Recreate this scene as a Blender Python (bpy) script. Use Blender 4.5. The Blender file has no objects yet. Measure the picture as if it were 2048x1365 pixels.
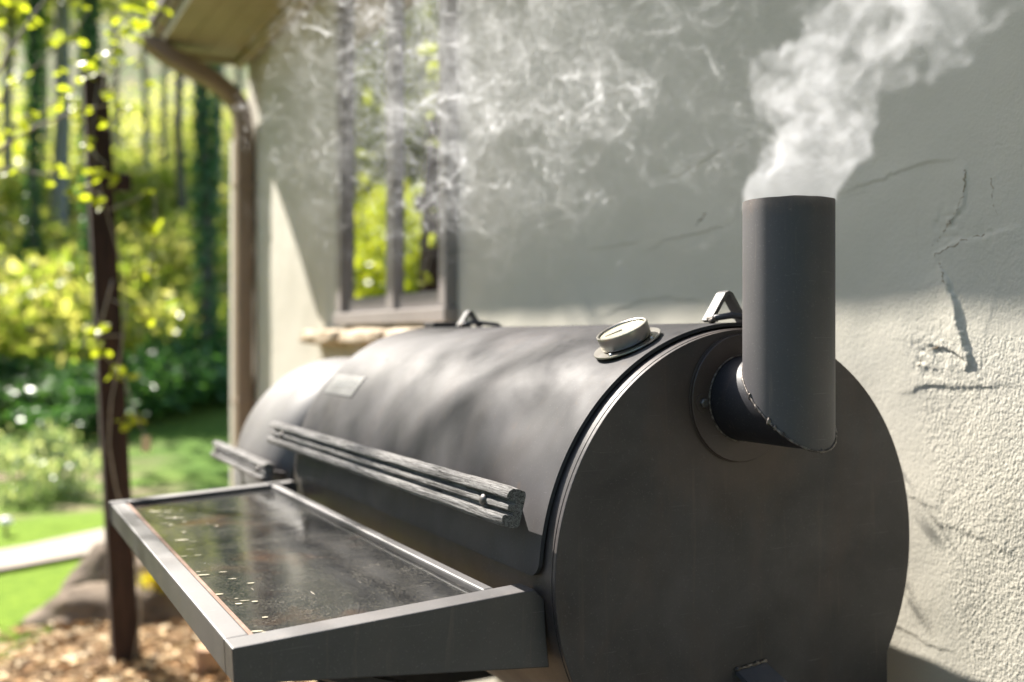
import bpy, bmesh, math, random
import numpy as np
from math import sin, cos, tan, pi, radians, sqrt, atan2
from mathutils import Vector, Matrix, noise as mnoise

random.seed(7)
rng = np.random.default_rng(7)
scene = bpy.context.scene
H = 1.40                                   # camera height above the ground

# ------------------------------------------------------------------ camera
cam_d = bpy.data.cameras.new("camera")
cam = bpy.data.objects.new("camera", cam_d)
scene.collection.objects.link(cam)
scene.camera = cam
HEAD = math.atan(1084 / 2000)              # view turned right of the barrel's axis
cam.location = (0, 0, H)
cam.rotation_euler = (pi / 2, 0, -HEAD)
cam_d.sensor_width = 36.0
cam_d.lens = 36.0 * 2000 / 2048
cam_d.shift_y = -10.5 / 2048
cam_d.clip_start = 0.02
cam_d.clip_end = 600
cam_d.dof.use_dof = True
cam_d.dof.focus_distance = 1.20
cam_d.dof.aperture_fstop = 2.5
cam_d.dof.aperture_blades = 0

# ------------------------------------------------------------------ sky, sun, exposure
SUN_EL = radians(45)
SUN_AZ = radians(-18.5)                      # measured from +Y towards +X
world = bpy.data.worlds.new("World")
scene.world = world
world.use_nodes = True
wn = world.node_tree
bgn = wn.nodes["Background"]
sky = wn.nodes.new("ShaderNodeTexSky")
sky.sky_type = 'NISHITA'
sky.sun_disc = False
sky.sun_elevation = SUN_EL
sky.sun_rotation = SUN_AZ
sky.dust_density = 2.0
wn.links.new(sky.outputs[0], bgn.inputs[0])
bgn.inputs[1].default_value = 0.080
sun_d = bpy.data.lights.new("sun", 'SUN')
sun_d.energy = 5.0
sun_d.angle = radians(0.53)
sun_d.color = (1.0, 0.94, 0.86)
sun = bpy.data.objects.new("sun", sun_d)
scene.collection.objects.link(sun)
sdir = Vector((cos(SUN_EL) * sin(SUN_AZ), cos(SUN_EL) * cos(SUN_AZ), sin(SUN_EL)))
sun.rotation_euler = sdir.to_track_quat('Z', 'Y').to_euler()
sun.location = sdir * 40
scene.view_settings.view_transform = 'Standard'
scene.view_settings.look = 'None'
scene.view_settings.gamma = 1.0
scene.view_settings.use_curve_mapping = False
scene.view_settings.exposure = 1.88

scene.render.engine = 'CYCLES'
cy = scene.cycles
cy.use_denoising = True
cy.max_bounces = 8
cy.diffuse_bounces = 3
cy.glossy_bounces = 4
cy.transmission_bounces = 6
cy.transparent_max_bounces = 16
cy.volume_bounces = 1
cy.sample_clamp_indirect = 6.0
cy.caustics_reflective = False
cy.caustics_refractive = False
cy.volume_step_rate = 1.0

# ------------------------------------------------------------------ helpers
def tag(o, label=None, cat=None, group=None, kind=None):
    if label: o["label"] = label
    if cat: o["category"] = cat
    if group: o["group"] = group
    if kind: o["kind"] = kind
    return o

def link(o, parent=None):
    scene.collection.objects.link(o)
    if parent is not None: o.parent = parent
    return o

def empty(name, loc, label=None, cat=None, group=None):
    o = bpy.data.objects.new(name, None)
    o.location = loc
    o.empty_display_size = 0.1
    link(o)
    return tag(o, label, cat, group)

def smooth_me(me, angle=None):
    for p in me.polygons: p.use_smooth = True
    if angle is not None:
        me.set_sharp_from_angle(angle=angle)

def mesh_obj(name, verts, faces, mat, parent=None, smooth=False, angle=None, bevel=0, origin=None):
    """verts in world metres; the object sits at its parent's origin"""
    me = bpy.data.meshes.new(name)
    v = np.asarray(verts, float).reshape(-1, 3)
    off = np.zeros(3)
    if parent is not None:
        off = np.array(world_loc(parent))
    me.from_pydata([tuple(p) for p in (v - off)], [], [tuple(int(i) for i in f) for f in faces])
    me.update()
    if mat is not None: me.materials.append(mat)
    if smooth: smooth_me(me, angle)
    o = bpy.data.objects.new(name, me)
    link(o, parent)
    if bevel:
        m = o.modifiers.new("bevel", 'BEVEL'); m.width = bevel; m.segments = 2; m.limit_method = 'ANGLE'
        m.angle_limit = radians(40); m.harden_normals = False
    return o

def world_loc(o):
    l = Vector(o.location)
    p = o.parent
    while p is not None:
        l += Vector(p.location); p = p.parent
    return l

def join(*parts):
    V, F = [], []
    for v, f in parts:
        n = len(V)
        V += [tuple(p) for p in v]
        F += [tuple(i + n for i in q) for q in f]
    return V, F

def box(x0, x1, y0, y1, z0, z1):
    v = [(x0, y0, z0), (x1, y0, z0), (x1, y1, z0), (x0, y1, z0), (x0, y0, z1), (x1, y0, z1), (x1, y1, z1), (x0, y1, z1)]
    f = [(0, 3, 2, 1), (4, 5, 6, 7), (0, 1, 5, 4), (1, 2, 6, 5), (2, 3, 7, 6), (3, 0, 4, 7)]
    return v, f

def frame_for(d):
    d = Vector(d).normalized()
    a = Vector((0, 0, 1)) if abs(d.z) < .9 else Vector((1, 0, 0))
    u = d.cross(a).normalized(); w = d.cross(u).normalized()
    return u, w, d

def tube(points, radii, seg=10, closed=False, caps=True):
    pts = [Vector(p) for p in points]
    n = len(pts)
    V, F = [], []
    for i, p in enumerate(pts):
        if closed: d = pts[(i + 1) % n] - pts[(i - 1) % n]
        else: d = pts[min(i + 1, n - 1)] - pts[max(i - 1, 0)]
        if i == 0:
            u, w, _ = frame_for(d)
        else:
            dn = d.normalized(); u = (u - dn * u.dot(dn)).normalized(); w = dn.cross(u)
        r = radii[i] if hasattr(radii, '__len__') else radii
        for k in range(seg):
            a = 2 * pi * k / seg
            V.append(tuple(p + u * (r * cos(a)) + w * (r * sin(a))))
    m = n if closed else n - 1
    for i in range(m):
        j = (i + 1) % n
        for k in range(seg):
            l = (k + 1) % seg
            F.append((i * seg + k, i * seg + l, j * seg + l, j * seg + k))
    if caps and not closed:
        F.append(tuple(range(seg - 1, -1, -1)))
        F.append(tuple((n - 1) * seg + k for k in range(seg)))
    return V, F

def prism(profile, y0, y1, axis='Y'):
    """closed 2D profile [(x, z)] extruded along Y"""
    n = len(profile)
    V = [(x, y0, z) for x, z in profile] + [(x, y1, z) for x, z in profile]
    F = [(i, (i + 1) % n, n + (i + 1) % n, n + i) for i in range(n)]
    F += [tuple(range(n - 1, -1, -1)), tuple(range(n, 2 * n))]
    return V, F

def lathe(profile, centre, axis, seg=40):
    """profile [(r, h)] turned about an axis direction through centre"""
    u, w, d = frame_for(axis)
    c = Vector(centre)
    V, F = [], []
    for r, h in profile:
        for k in range(seg):
            a = 2 * pi * k / seg
            V.append(tuple(c + d * h + (u * cos(a) + w * sin(a)) * max(r, 1e-5)))
    for i in range(len(profile) - 1):
        for k in range(seg):
            l = (k + 1) % seg
            F.append((i * seg + k, i * seg + l, (i + 1) * seg + l, (i + 1) * seg + k))
    return V, F

# ------------------------------------------------------------------ materials
class M:
    def __init__(s, name):
        s.m = bpy.data.materials.new(name); s.m.use_nodes = True
        s.t = s.m.node_tree; s.p = s.t.nodes["Principled BSDF"]
        s.tc = s.t.nodes.new("ShaderNodeTexCoord")
        s.geo = None
    def n(s, typ, **kw):
        x = s.t.nodes.new("ShaderNode" + typ)
        for k, v in kw.items(): setattr(x, k, v)
        return x
    def l(s, a, b): s.t.links.new(a, b)
    def pos(s, scale=(1, 1, 1), rot=(0, 0, 0)):
        if s.geo is None: s.geo = s.n("NewGeometry")
        mp = s.n("Mapping"); mp.inputs["Scale"].default_value = scale; mp.inputs["Rotation"].default_value = rot
        s.l(s.geo.outputs["Position"], mp.inputs["Vector"]); return mp.outputs[0]
    def noise(s, vec, scale, detail=4, rough=.55, dist=0.0):
        x = s.n("TexNoise"); x.inputs["Scale"].default_value = scale; x.inputs["Detail"].default_value = detail
        x.inputs["Roughness"].default_value = rough; x.inputs["Distortion"].default_value = dist
        s.l(vec, x.inputs["Vector"]); return x.outputs["Fac"]
    def ramp(s, fac, stops):
        r = s.n("ValToRGB"); e = r.color_ramp.elements
        while len(e) < len(stops): e.new(.5)
        for i, (p, c) in enumerate(stops):
            e[i].position = p; e[i].color = (c, c, c, 1) if not hasattr(c, '__len__') else (*c, 1)
        s.l(fac, r.inputs[0]); return r.outputs[0]
    def mix(s, fac, a, b, mode='MIX'):
        x = s.n("Mix", data_type='RGBA', blend_type=mode)
        for sock, v in ((x.inputs[0], fac), (x.inputs[6], a), (x.inputs[7], b)):
            if hasattr(v, 'is_output'): s.l(v, sock)
            elif hasattr(v, '__len__'): sock.default_value = (*v, 1)
            else: sock.default_value = v
        return x.outputs[2]
    def math(s, op, a, b=None, clamp=False):
        x = s.n("Math", operation=op); x.use_clamp = clamp
        for i, v in enumerate((a, b)):
            if v is None: continue
            if hasattr(v, 'is_output'): s.l(v, x.inputs[i])
            else: x.inputs[i].default_value = v
        return x.outputs[0]
    def bump(s, h, strength=.5, dist=.01, normal=None):
        b = s.n("Bump"); b.inputs["Distance"].default_value = dist
        if hasattr(strength, 'is_output'): s.l(strength, b.inputs["Strength"])
        else: b.inputs["Strength"].default_value = strength
        s.l(h, b.inputs["Height"])
        if normal is not None: s.l(normal, b.inputs["Normal"])
        return b.outputs[0]
    def set(s, **kw):
        names = dict(color="Base Color", rough="Roughness", metal="Metallic", normal="Normal", spec="Specular IOR Level", ior="IOR",
                     coat="Coat Weight", coat_rough="Coat Roughness", trans="Transmission Weight", sheen="Sheen Weight")
        for k, v in kw.items():
            sock = s.p.inputs[names[k]]
            if hasattr(v, 'is_output'): s.l(v, sock)
            elif hasattr(v, '__len__'): sock.default_value = (*v, 1)
            else: sock.default_value = v
        return s.m

def mat_steel(name, c0, c1, r0=.42, r1=.6, mottled=0.0, rust=0.0, spec=.5, ior=1.5, soot=None, halo=None):
    m = M(name)
    p = m.pos()
    n1 = m.noise(p, 7, 6, .6, .4)
    col = m.mix(m.ramp(n1, [(.3, 0.), (.7, 1.)]), c0, c1)
    spk = m.ramp(m.noise(p, 420, 2, .5), [(.62, 0.), (.75, 1.)])
    col = m.mix(m.math('MULTIPLY', spk, .25), col, (.20, .19, .18))
    if rust:
        rn = m.ramp(m.noise(m.pos((1, 1, .35)), 9, 5, .65, .6), [(.5, 0.), (.75, 1.)])
        col = m.mix(m.math('MULTIPLY', rn, rust), col, (.085, .045, .028))
    blot = m.ramp(m.noise(m.pos((1, 1, .8)), 3.2, 4, .6, .3), [(.38, 0.), (.66, 1.)])
    col = m.mix(m.math('MULTIPLY', blot, .45), col, tuple(.55 * q for q in c0))
    strk = m.ramp(m.noise(m.pos((14, 14, .9)), 4, 5, .65, .5), [(.60, 0.), (.72, 1.)])
    col = m.mix(m.math('MULTIPLY', strk, .55), col, (.085, .065, .052))
    if halo is not None:                      # brown heat stain around the chimney flange
        vd = m.n("VectorMath", operation='DISTANCE'); m.l(p, vd.inputs[0]); vd.inputs[1].default_value = halo
        hm = m.ramp(m.math('ADD', vd.outputs["Value"], m.math('MULTIPLY', m.noise(p, 24, 5, .7), .10)), [(.125, 1.), (.20, 0.)])
        col = m.mix(m.math('MULTIPLY', hm, .55), col, (.085, .052, .036))
    if soot is not None:                      # burnt, flaking rim at the chimney's mouth
        sp = m.n("SeparateXYZ"); m.l(p, sp.inputs[0])
        zz = m.math('SUBTRACT', soot, sp.outputs[2])
        sm_ = m.ramp(m.math('ADD', zz, m.math('MULTIPLY', m.noise(m.pos((1, 1, .5)), 60, 5, .7), .05)), [(.018, 1.), (.045, 0.)])
        col = m.mix(m.math('MULTIPLY', sm_, .85), col, (.075, .045, .030))
        fl = m.ramp(m.noise(p, 300, 3, .6), [(.66, 0.), (.70, 1.)])
        col = m.mix(m.math('MULTIPLY', m.math('MULTIPLY', fl, sm_), .5), col, (.30, .26, .22))
    # thin scratches: very stretched noise at two angles
    s1 = m.ramp(m.noise(m.pos((4, 40, 160), (0.5, .3, .2)), 3, 3, .5), [(.70, 0.), (.72, 1.)])
    col = m.mix(m.math('MULTIPLY', s1, .12), col, (.28, .27, .26))
    rg = m.noise(m.pos((1, .8, 1)), 5, 5, .6, .8)
    rough = m.math('ADD', m.math('MULTIPLY', m.ramp(rg, [(.3, 0.), (.7, 1.)]), r1 - r0), r0)
    fine = m.noise(p, 700, 3, .6)
    b = m.bump(fine, .12, .0008)
    big = m.noise(p, 4.5, 3, .5)
    b = m.bump(big, .25 + mottled, .006, b)
    return m.set(color=col, rough=rough, normal=b, spec=spec, ior=ior, metal=.0)

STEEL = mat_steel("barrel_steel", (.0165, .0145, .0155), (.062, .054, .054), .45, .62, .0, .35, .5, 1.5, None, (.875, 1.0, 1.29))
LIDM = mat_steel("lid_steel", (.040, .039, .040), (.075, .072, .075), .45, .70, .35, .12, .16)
RAIL = mat_steel("rail_steel", (.019, .0165, .0175), (.044, .040, .041), .50, .62, .0, .2, .5, 1.8)
ELBOWM = mat_steel("shaded_elbow_steel", (.010, .010, .013), (.022, .021, .025), .5, .65, .0, .3, .4)  # elbow's shade put into its colour, tones down the sunlit wedge
STACKM = mat_steel("stack_steel", (.013, .0112, .0145), (.026, .0225, .027), .60, .70, .0, .25, .5, 1.85, H + .163)

def mat_weld():
    m = M("weld_metal"); p = m.pos()
    n = m.noise(p, 160, 4, .6)
    c = m.mix(m.ramp(n, [(.4, 0.), (.65, 1.)]), (.05, .04, .035), (.22, .19, .16))
    return m.set(color=c, rough=.5, metal=.4, normal=m.bump(n, .6, .002))
WELD = mat_weld()

def mat_tray():
    m = M("tray_metal"); p = m.pos()
    dust = m.ramp(m.noise(p, 380, 4, .75), [(.46, 0.), (.62, 1.)])
    cloud = m.ramp(m.noise(p, 9, 5, .6, 1.0), [(.35, .25), (.7, 1.)])
    dustf = m.math('MULTIPLY', dust, cloud)
    spots = m.ramp(m.noise(p, 130, 2, .5), [(.70, 0.), (.73, 1.)])
    rustn = m.ramp(m.noise(p, 6, 4, .6, .5), [(.56, 0.), (.70, 1.)])
    col = m.mix(rustn, (.016, .017, .019), (.055, .030, .020))
    col = m.mix(m.math('MULTIPLY', dustf, .46), col, (.22, .20, .16))
    col = m.mix(m.math('MULTIPLY', spots, .22), col, (.4, .36, .28))
    sc = m.ramp(m.noise(m.pos((90, 6, 6), (0, 0, .35)), 2, 2, .5), [(.735, 0.), (.75, 1.)])
    col = m.mix(m.math('MULTIPLY', sc, .5), col, (.5, .45, .38))
    rough = m.math('ADD', m.math('MULTIPLY', dustf, .18), m.math('ADD', m.math('MULTIPLY', cloud, .05), .07))
    h = m.noise(p, 25, 3, .5)
    return m.set(color=col, rough=rough, spec=.6, ior=2.0, metal=.0, coat=0.0, coat_rough=.07, normal=m.bump(h, .07, .004))
TRAYM = mat_tray()

def mat_wood_grey():
    m = M("weathered_wood")
    p = m.pos((90, 3.0, 90))
    g = m.noise(p, 2.4, 6, .75, 1.5)
    g2 = m.noise(m.pos((260, 9, 260)), 3, 4, .7, .8)
    c = m.mix(m.ramp(g, [(.36, 0.), (.58, 1.)]), (.045, .042, .038), (.30, .292, .28))
    c = m.mix(m.ramp(g2, [(.55, 0.), (.62, 1.)]), c, (.022, .020, .018))
    return m.set(color=c, rough=.85, spec=.2, normal=m.bump(g2, .7, .0025, m.bump(g, .8, .004)))
WOODG = mat_wood_grey()

def mat_simple(name, c0, c1, scale=8, rough=.8, bump=.3, bdist=.01, stretch=(1, 1, 1), spec=.3, metal=0., detail=5):
    m = M(name)
    n = m.noise(m.pos(stretch), scale, detail, .6, .3)
    c = m.mix(m.ramp(n, [(.3, 0.), (.7, 1.)]), c0, c1)
    return m.set(color=c, rough=rough, spec=spec, metal=metal, normal=m.bump(n, bump, bdist))

POSTM = mat_simple("dark_brown_timber", (.012, .008, .007), (.055, .029, .021), 7, .8, .5, .01, (9, 9, .7))
SOFFITM = mat_simple("tan_soffit_paint", (.30, .27, .17), (.38, .34, .22), 3, .7, .05, .004)
GUTTERM = mat_simple("brown_gutter_paint", (.20, .145, .105), (.26, .19, .14), 3, .45, .05, .003, spec=.5)
ROOFM = mat_simple("roof_shingle", (.09, .08, .07), (.16, .14, .12), 20, .9, .4, .01)
FRAMEM = mat_simple("taupe_window_paint", (.24, .212, .20), (.30, .27, .255), 3, .5, .05, .003, spec=.4)
STONEM = mat_simple("rough_beige_stone", (.30, .22, .14), (.56, .48, .36), 14, .9, .9, .02)
ROCKM = mat_simple("brown_rock", (.065, .048, .034), (.20, .15, .105), 5, .9, .8, .04)
BARKM = mat_simple("grey_bark", (.16, .16, .16), (.34, .33, .32), 5, .95, .8, .03, (3, 3, .5))
BARKD = mat_simple("dark_bark", (.08, .077, .07), (.18, .165, .145), 5, .95, .8, .03, (3, 3, .5))
TWIGM = mat_simple("twig_bark", (.20, .17, .14), (.36, .33, .28), 30, .8, .3, .004)
PAVEM = mat_simple("pale_path_concrete", (.24, .205, .165), (.33, .29, .24), 4, .9, .3, .01)
GLASSD = None

def mat_glass():
    m = M("window_glass")
    return m.set(color=(.012, .014, .014), rough=.015, spec=1.0, ior=4.0,
                 normal=m.bump(m.noise(m.pos(), 1.6, 1, .4), .02, .02))
GLASSM = mat_glass()

def mat_dial_glass():
    m = M("dial_glass")
    return m.set(color=(.62, .58, .44), rough=.12, spec=.6, coat=1.0, coat_rough=.04)
DIALM = mat_dial_glass()
CHROME = mat_simple("brushed_stainless", (.30, .285, .26), (.40, .385, .355), 40, .33, .05, .001, metal=1.0)
DARKBOLT = mat_simple("dark_bolt", (.08, .07, .065), (.16, .15, .14), 200, .45, .2, .001, metal=.6)
BLUEST = mat_steel("bracket_steel", (.05, .05, .06), (.08, .08, .1), .4, .55)
PRINTM = mat_simple("pale_plate_print", (.20, .20, .20), (.26, .26, .26), 30, .35, .02, .001)

def mat_leaf(name, cols, trans=.55, gloss=.35):
    """thin leaf: diffuse + translucent, colour varied per leaf"""
    m = M(name)
    if m.geo is None: m.geo = m.n("NewGeometry")
    r = m.geo.outputs["Random Per Island"]
    n = m.noise(m.pos(), .9, 3, .6)
    f = m.math('ADD', m.math('MULTIPLY', r, .65), m.math('MULTIPLY', n, .35))
    k = len(cols)
    col = m.ramp(f, [(.15 + .7 * i / max(1, k - 1), c) for i, c in enumerate(cols)])
    m.set(color=col, rough=gloss, spec=.35)
    tr = m.n("BsdfTranslucent"); mx = m.n("MixShader"); mx.inputs[0].default_value = trans
    boost = m.mix(1.0, col, (1.35, 1.30, .55), 'MULTIPLY')
    m.l(boost, tr.inputs["Color"])
    m.l(m.p.outputs[0], mx.inputs[1]); m.l(tr.outputs[0], mx.inputs[2])
    out = m.t.nodes["Material Output"]; m.l(mx.outputs[0], out.inputs["Surface"])
    return m.m
LEAF_LIME = mat_leaf("lime_spring_leaf", [(.24, .30, .03), (.36, .42, .04), (.44, .46, .08)], .6)
LEAF_MID = mat_leaf("fresh_forest_leaf", [(.16, .24, .05), (.32, .40, .10), (.48, .50, .22), (.58, .56, .36)], .6)
LEAF_DARK = mat_leaf("dark_shrub_leaf", [(.03, .085, .03), (.055, .15, .045), (.11, .24, .08)], .35)
LEAF_IVY = mat_leaf("ivy_leaf", [(.05, .13, .07), (.08, .19, .09), (.14, .27, .12)], .4)
LEAF_PALE = mat_leaf("pale_flowering_leaf", [(.12, .22, .10), (.35, .42, .28), (.62, .66, .52)], .4)
LEAF_GOLD = mat_leaf("golden_leaf", [(.40, .30, .03), (.50, .42, .05), (.3, .36, .05)], .5)

# ------------------------------------------------------------------ ground
def gz(x, y):
    """height of the terrain"""
    d = sqrt(max(0., x * .25 + y) ** 2)
    z = 0.0
    if d > 10: z += (d - 10) ** 1.35 * .075
    z += .05 * mnoise.noise(Vector((x * .35, y * .35, 3.1))) * min(1, max(0, (d - 5) / 5))
    if d > 14: z += .5 * mnoise.noise(Vector((x * .11, y * .11, 9.7))) * min(1, (d - 14) / 10)
    return z

def grid_mesh(name, xs, ys, fz, mat):
    V = [(x, y, fz(x, y)) for y in ys for x in xs]
    nx = len(xs)
    F = [(j * nx + i, j * nx + i + 1, (j + 1) * nx + i + 1, (j + 1) * nx + i) for j in range(len(ys) - 1) for i in range(nx - 1)]
    return mesh_obj(name, V, F, mat, smooth=True)

def mat_ground():
    m = M("lawn_and_forest_floor")
    p = m.pos()
    sep = m.n("SeparateXYZ"); m.l(p, sep.inputs[0])
    X, Y = sep.outputs[0], sep.outputs[1]
    g = m.mix(m.ramp(m.noise(p, 9, 5, .7), [(.3, 0.), (.7, 1.)]), (.045, .10, .018), (.11, .19, .03))
    g = m.mix(m.ramp(m.noise(p, .7, 3, .5), [(.4, 0.), (.65, 1.)]), g, (.15, .22, .04))
    dirt = m.mix(m.ramp(m.noise(p, 5, 5, .7), [(.3, 0.), (.7, 1.)]), (.16, .11, .075), (.34, .26, .19))
    # bare strips in the lawn to the left, forest floor beyond
    dn = m.noise(m.pos((.5, 1.6, 1)), .9, 3, .6, .6)
    wob = m.math('MULTIPLY', m.math('SUBTRACT', m.noise(p, .5, 3, .6), .5), 5.0)
    far = m.math('ADD', m.math('SUBTRACT', m.math('ADD', Y, wob), 12.5), m.math('MULTIPLY', X, -.9))
    farm = m.ramp(m.math('MULTIPLY', far, .5, True), [(0., 0.), (1., 1.)])
    strip = m.ramp(dn, [(.52, 0.), (.6, 1.)])
    rgt = m.ramp(m.math('MULTIPLY', m.math('ADD', m.math('SUBTRACT', X, .9), m.math('MULTIPLY', wob, .12)), .8, True), [(0., 1.), (1., 0.)])
    c = m.mix(m.math('MULTIPLY', strip, rgt), g, dirt)
    near = m.ramp(m.math('MULTIPLY', m.math('SUBTRACT', Y, 8.2), 1.0, True), [(0., 0.), (1., 1.)])
    c = m.mix(near, m.mix(m.ramp(m.noise(p, 12, 4, .7), [(.3, 0.), (.7, 1.)]), (.085, .15, .015), (.16, .24, .025)), c)
    floor = m.mix(m.ramp(m.noise(p, 1.2, 5, .7), [(.35, 0.), (.6, 1.)]), dirt, (.07, .13, .03))
    c = m.mix(farm, c, floor)
    return m.set(color=c, rough=.95, spec=.1, normal=m.bump(m.noise(p, 30, 4, .7), .8, .03))
GROUNDM = mat_ground()
xs = np.concatenate([np.arange(-90, -12, 3.), np.arange(-12, 14, .5), np.arange(14, 92, 3.)])
ys = np.concatenate([np.arange(-30, 0, 3.), np.arange(0, 30, .5), np.arange(30, 140, 3.)])
ground = grid_mesh("ground", xs, ys, gz, GROUNDM)
tag(ground, "sloping ground of lawn and leafy forest floor", kind='structure')

def ground_sheet(name, poly, mat, lift=.004, div=.12):
    """sheet that follows the terrain, from a list of outline points"""
    bm = bmesh.new()
    vs = [bm.verts.new((x, y, 0)) for x, y in poly]
    bm.faces.new(vs)
    x0, x1 = min(p[0] for p in poly), max(p[0] for p in poly)
    y0, y1 = min(p[1] for p in poly), max(p[1] for p in poly)
    for ax, a, b in ((0, x0, x1), (1, y0, y1)):
        t = a + div
        while t < b:
            co = (t, 0, 0) if ax == 0 else (0, t, 0); no = (1, 0, 0) if ax == 0 else (0, 1, 0)
            bmesh.ops.bisect_plane(bm, geom=bm.verts[:] + bm.edges[:] + bm.faces[:], plane_co=co, plane_no=no)
            t += div
    for v in bm.verts: v.co.z = gz(v.co.x, v.co.y) + lift
    bmesh.ops.recalc_face_normals(bm, faces=bm.faces)
    me = bpy.data.meshes.new(name); bm.to_mesh(me); bm.free()
    if len(me.polygons) and me.polygons[0].normal.z < 0: me.flip_normals()
    me.materials.append(mat)
    for p in me.polygons: p.use_smooth = True
    return link(bpy.data.objects.new(name, me))

def mat_mulch():
    m = M("mulch_bed"); p = m.pos()
    n = m.noise(p, 28, 6, .75, .5)
    c = m.ramp(n, [(.3, (.07, .04, .022)), (.5, (.28, .18, .10)), (.62, (.50, .37, .22)), (.75, (.64, .53, .37))])
    return m.set(color=c, rough=.95, spec=.1, normal=m.bump(n, 1.0, .04))
mulch = ground_sheet("mulch_bed", [(-7, 1.3), (1.24, 1.3), (1.24, 5.6), (1.6, 6.3), (.95, 5.75), (.35, 5.2), (.1, 4.75), (-.6, 4.3), (-2, 4.3), (-7, 4.6)], mat_mulch(), .004, .25)
tag(mulch, kind='structure')
bounce_cut_ground = ground_sheet("bounce_cut_ground", [(-9, -9), (1.24, -9), (1.24, 1.6), (-9, 1.6)], mat_simple("bounce_cut_dark", (.03, .03, .032), (.075, .072, .07), 4, .8, .4, .01), .012, .5)  # dark ground added to cut light bouncing onto the end plate
tag(bounce_cut_ground, kind='structure')

# straw, chips and dead leaves lying on the mulch: uncountable litter
def litter(name, n, mat, x0, x1, y0, y1, s0, s1):
    V, F = [], []
    for i in range(n):
        x, y = random.uniform(x0, x1), y0 + (y1 - y0) * random.random()
        if x + .25 * y > 1.9 and y > 5: continue
        a = random.uniform(0, pi); L = random.uniform(s0, s1); w = L * random.uniform(.12, .5)
        t = random.uniform(-.35, .35); z = gz(x, y) + .012 + random.random() * .02
        ux, uy = cos(a) * L, sin(a) * L; vx, vy = -sin(a) * w, cos(a) * w
        k = len(V)
        V += [(x - ux, y - uy, z - t * L * .4), (x + vx, y + vy, z + .01), (x + ux, y + uy, z + t * L * .4), (x - vx, y - vy, z)]
        F.append((k, k + 1, k + 2, k + 3))
    return mesh_obj(name, V, F, mat)
def mat_litter():
    m = M("straw_and_chips"); m.geo = m.n("NewGeometry")
    c = m.ramp(m.geo.outputs["Random Per Island"], [(0., (.10, .055, .03)), (.35, (.34, .19, .08)), (.65, (.56, .40, .22)), (1., (.72, .60, .42))])
    return m.set(color=c, rough=.8, spec=.2)
lit = litter("leaf_litter", 9000, mat_litter(), -1.4, 1.2, 2.2, 5.3, .012, .045)
tag(lit, kind='stuff')

# pale path crossing the lawn
path = ground_sheet("path", [(-6, 6.15), (-2.4, 6.15), (-.6, 6.28), (.55, 6.75), (1.3, 7.2), (2.6, 8.2), (2.4, 8.7), (1.0, 7.75), (.3, 7.25), (-.7, 6.85), (-2.4, 6.72), (-6, 6.72)], PAVEM, .03, .3)
tag(path, kind='structure')

# ------------------------------------------------------------------ leaves and plants
def leaf_cloud_arrays(n, dist, size, seed, flat=0.0):
    r = np.random.default_rng(seed)
    c = dist(r, n)
    d = r.normal(size=(n, 3)); d[:, 2] += flat * np.sign(d[:, 2]); d /= np.linalg.norm(d, axis=1)[:, None]
    a = np.cross(d, r.normal(size=(n, 3))); a /= np.linalg.norm(a, axis=1)[:, None]
    b = np.cross(d, a)
    s = size * (.6 + .8 * r.random(n))[:, None]
    V = np.empty((n, 4, 3))
    V[:, 0] = c - a * s; V[:, 1] = c + b * s * .55; V[:, 2] = c + a * s; V[:, 3] = c - b * s * .55
    return V.reshape(-1, 3)

def quads_mesh(name, V, mat):
    n = len(V) // 4
    me = bpy.data.meshes.new(name)
    me.vertices.add(4 * n); me.vertices.foreach_set("co", V.astype(np.float32).ravel())
    me.loops.add(4 * n); me.loops.foreach_set("vertex_index", np.arange(4 * n, dtype=np.int32))
    me.polygons.add(n); me.polygons.foreach_set("loop_start", np.arange(0, 4 * n, 4, dtype=np.int32))
    me.update(calc_edges=True)
    me.materials.append(mat)
    return me

def clumpy(rx, ry, rz, nclump, spread, zc=0, shell=.55, seed=3):
    def f(r, n):
        u = r.normal(size=(nclump, 3)); u /= np.linalg.norm(u, axis=1)[:, None]
        u *= (shell + (1 - shell) * r.random(nclump))[:, None]
        cc = u * np.array([rx, ry, rz]) + np.array([0, 0, zc])
        w = r.random(nclump) ** 1.5 + .15; w /= w.sum()
        k = r.choice(nclump, n, p=w)
        return cc[k] + r.normal(size=(n, 3)) * spread * np.array([1, 1, .6])
    return f

CROWNS = [quads_mesh("tree_crown_leaves", leaf_cloud_arrays(5200, clumpy(2.6, 2.6, 4.2, 60, .42, 0, .35), .11, 20 + k), LEAF_MID) for k in range(3)]
CROWNL = [quads_mesh("tree_crown_leaves", leaf_cloud_arrays(7000, clumpy(2.6, 2.6, 4.6, 70, .40, 0, .3), .11, 120 + k), LEAF_LIME) for k in range(2)]
SHRUBS = [quads_mesh("shrub_leaves", leaf_cloud_arrays(2600, clumpy(1.2, 1.2, .8, 26, .22, .7, .3), .075, 40 + k), LEAF_MID) for k in range(2)]
SHRUBD = [quads_mesh("dark_shrub_leaves", leaf_cloud_arrays(4200, clumpy(1.3, 1.0, .62, 34, .20, .5, .3), .06, 50 + k), LEAF_DARK) for k in range(2)]
SHRUBP = [quads_mesh("pale_shrub_leaves", leaf_cloud_arrays(2600, clumpy(.62, .5, .26, 20, .09, .22, .3), .028, 60), LEAF_PALE)]

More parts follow.
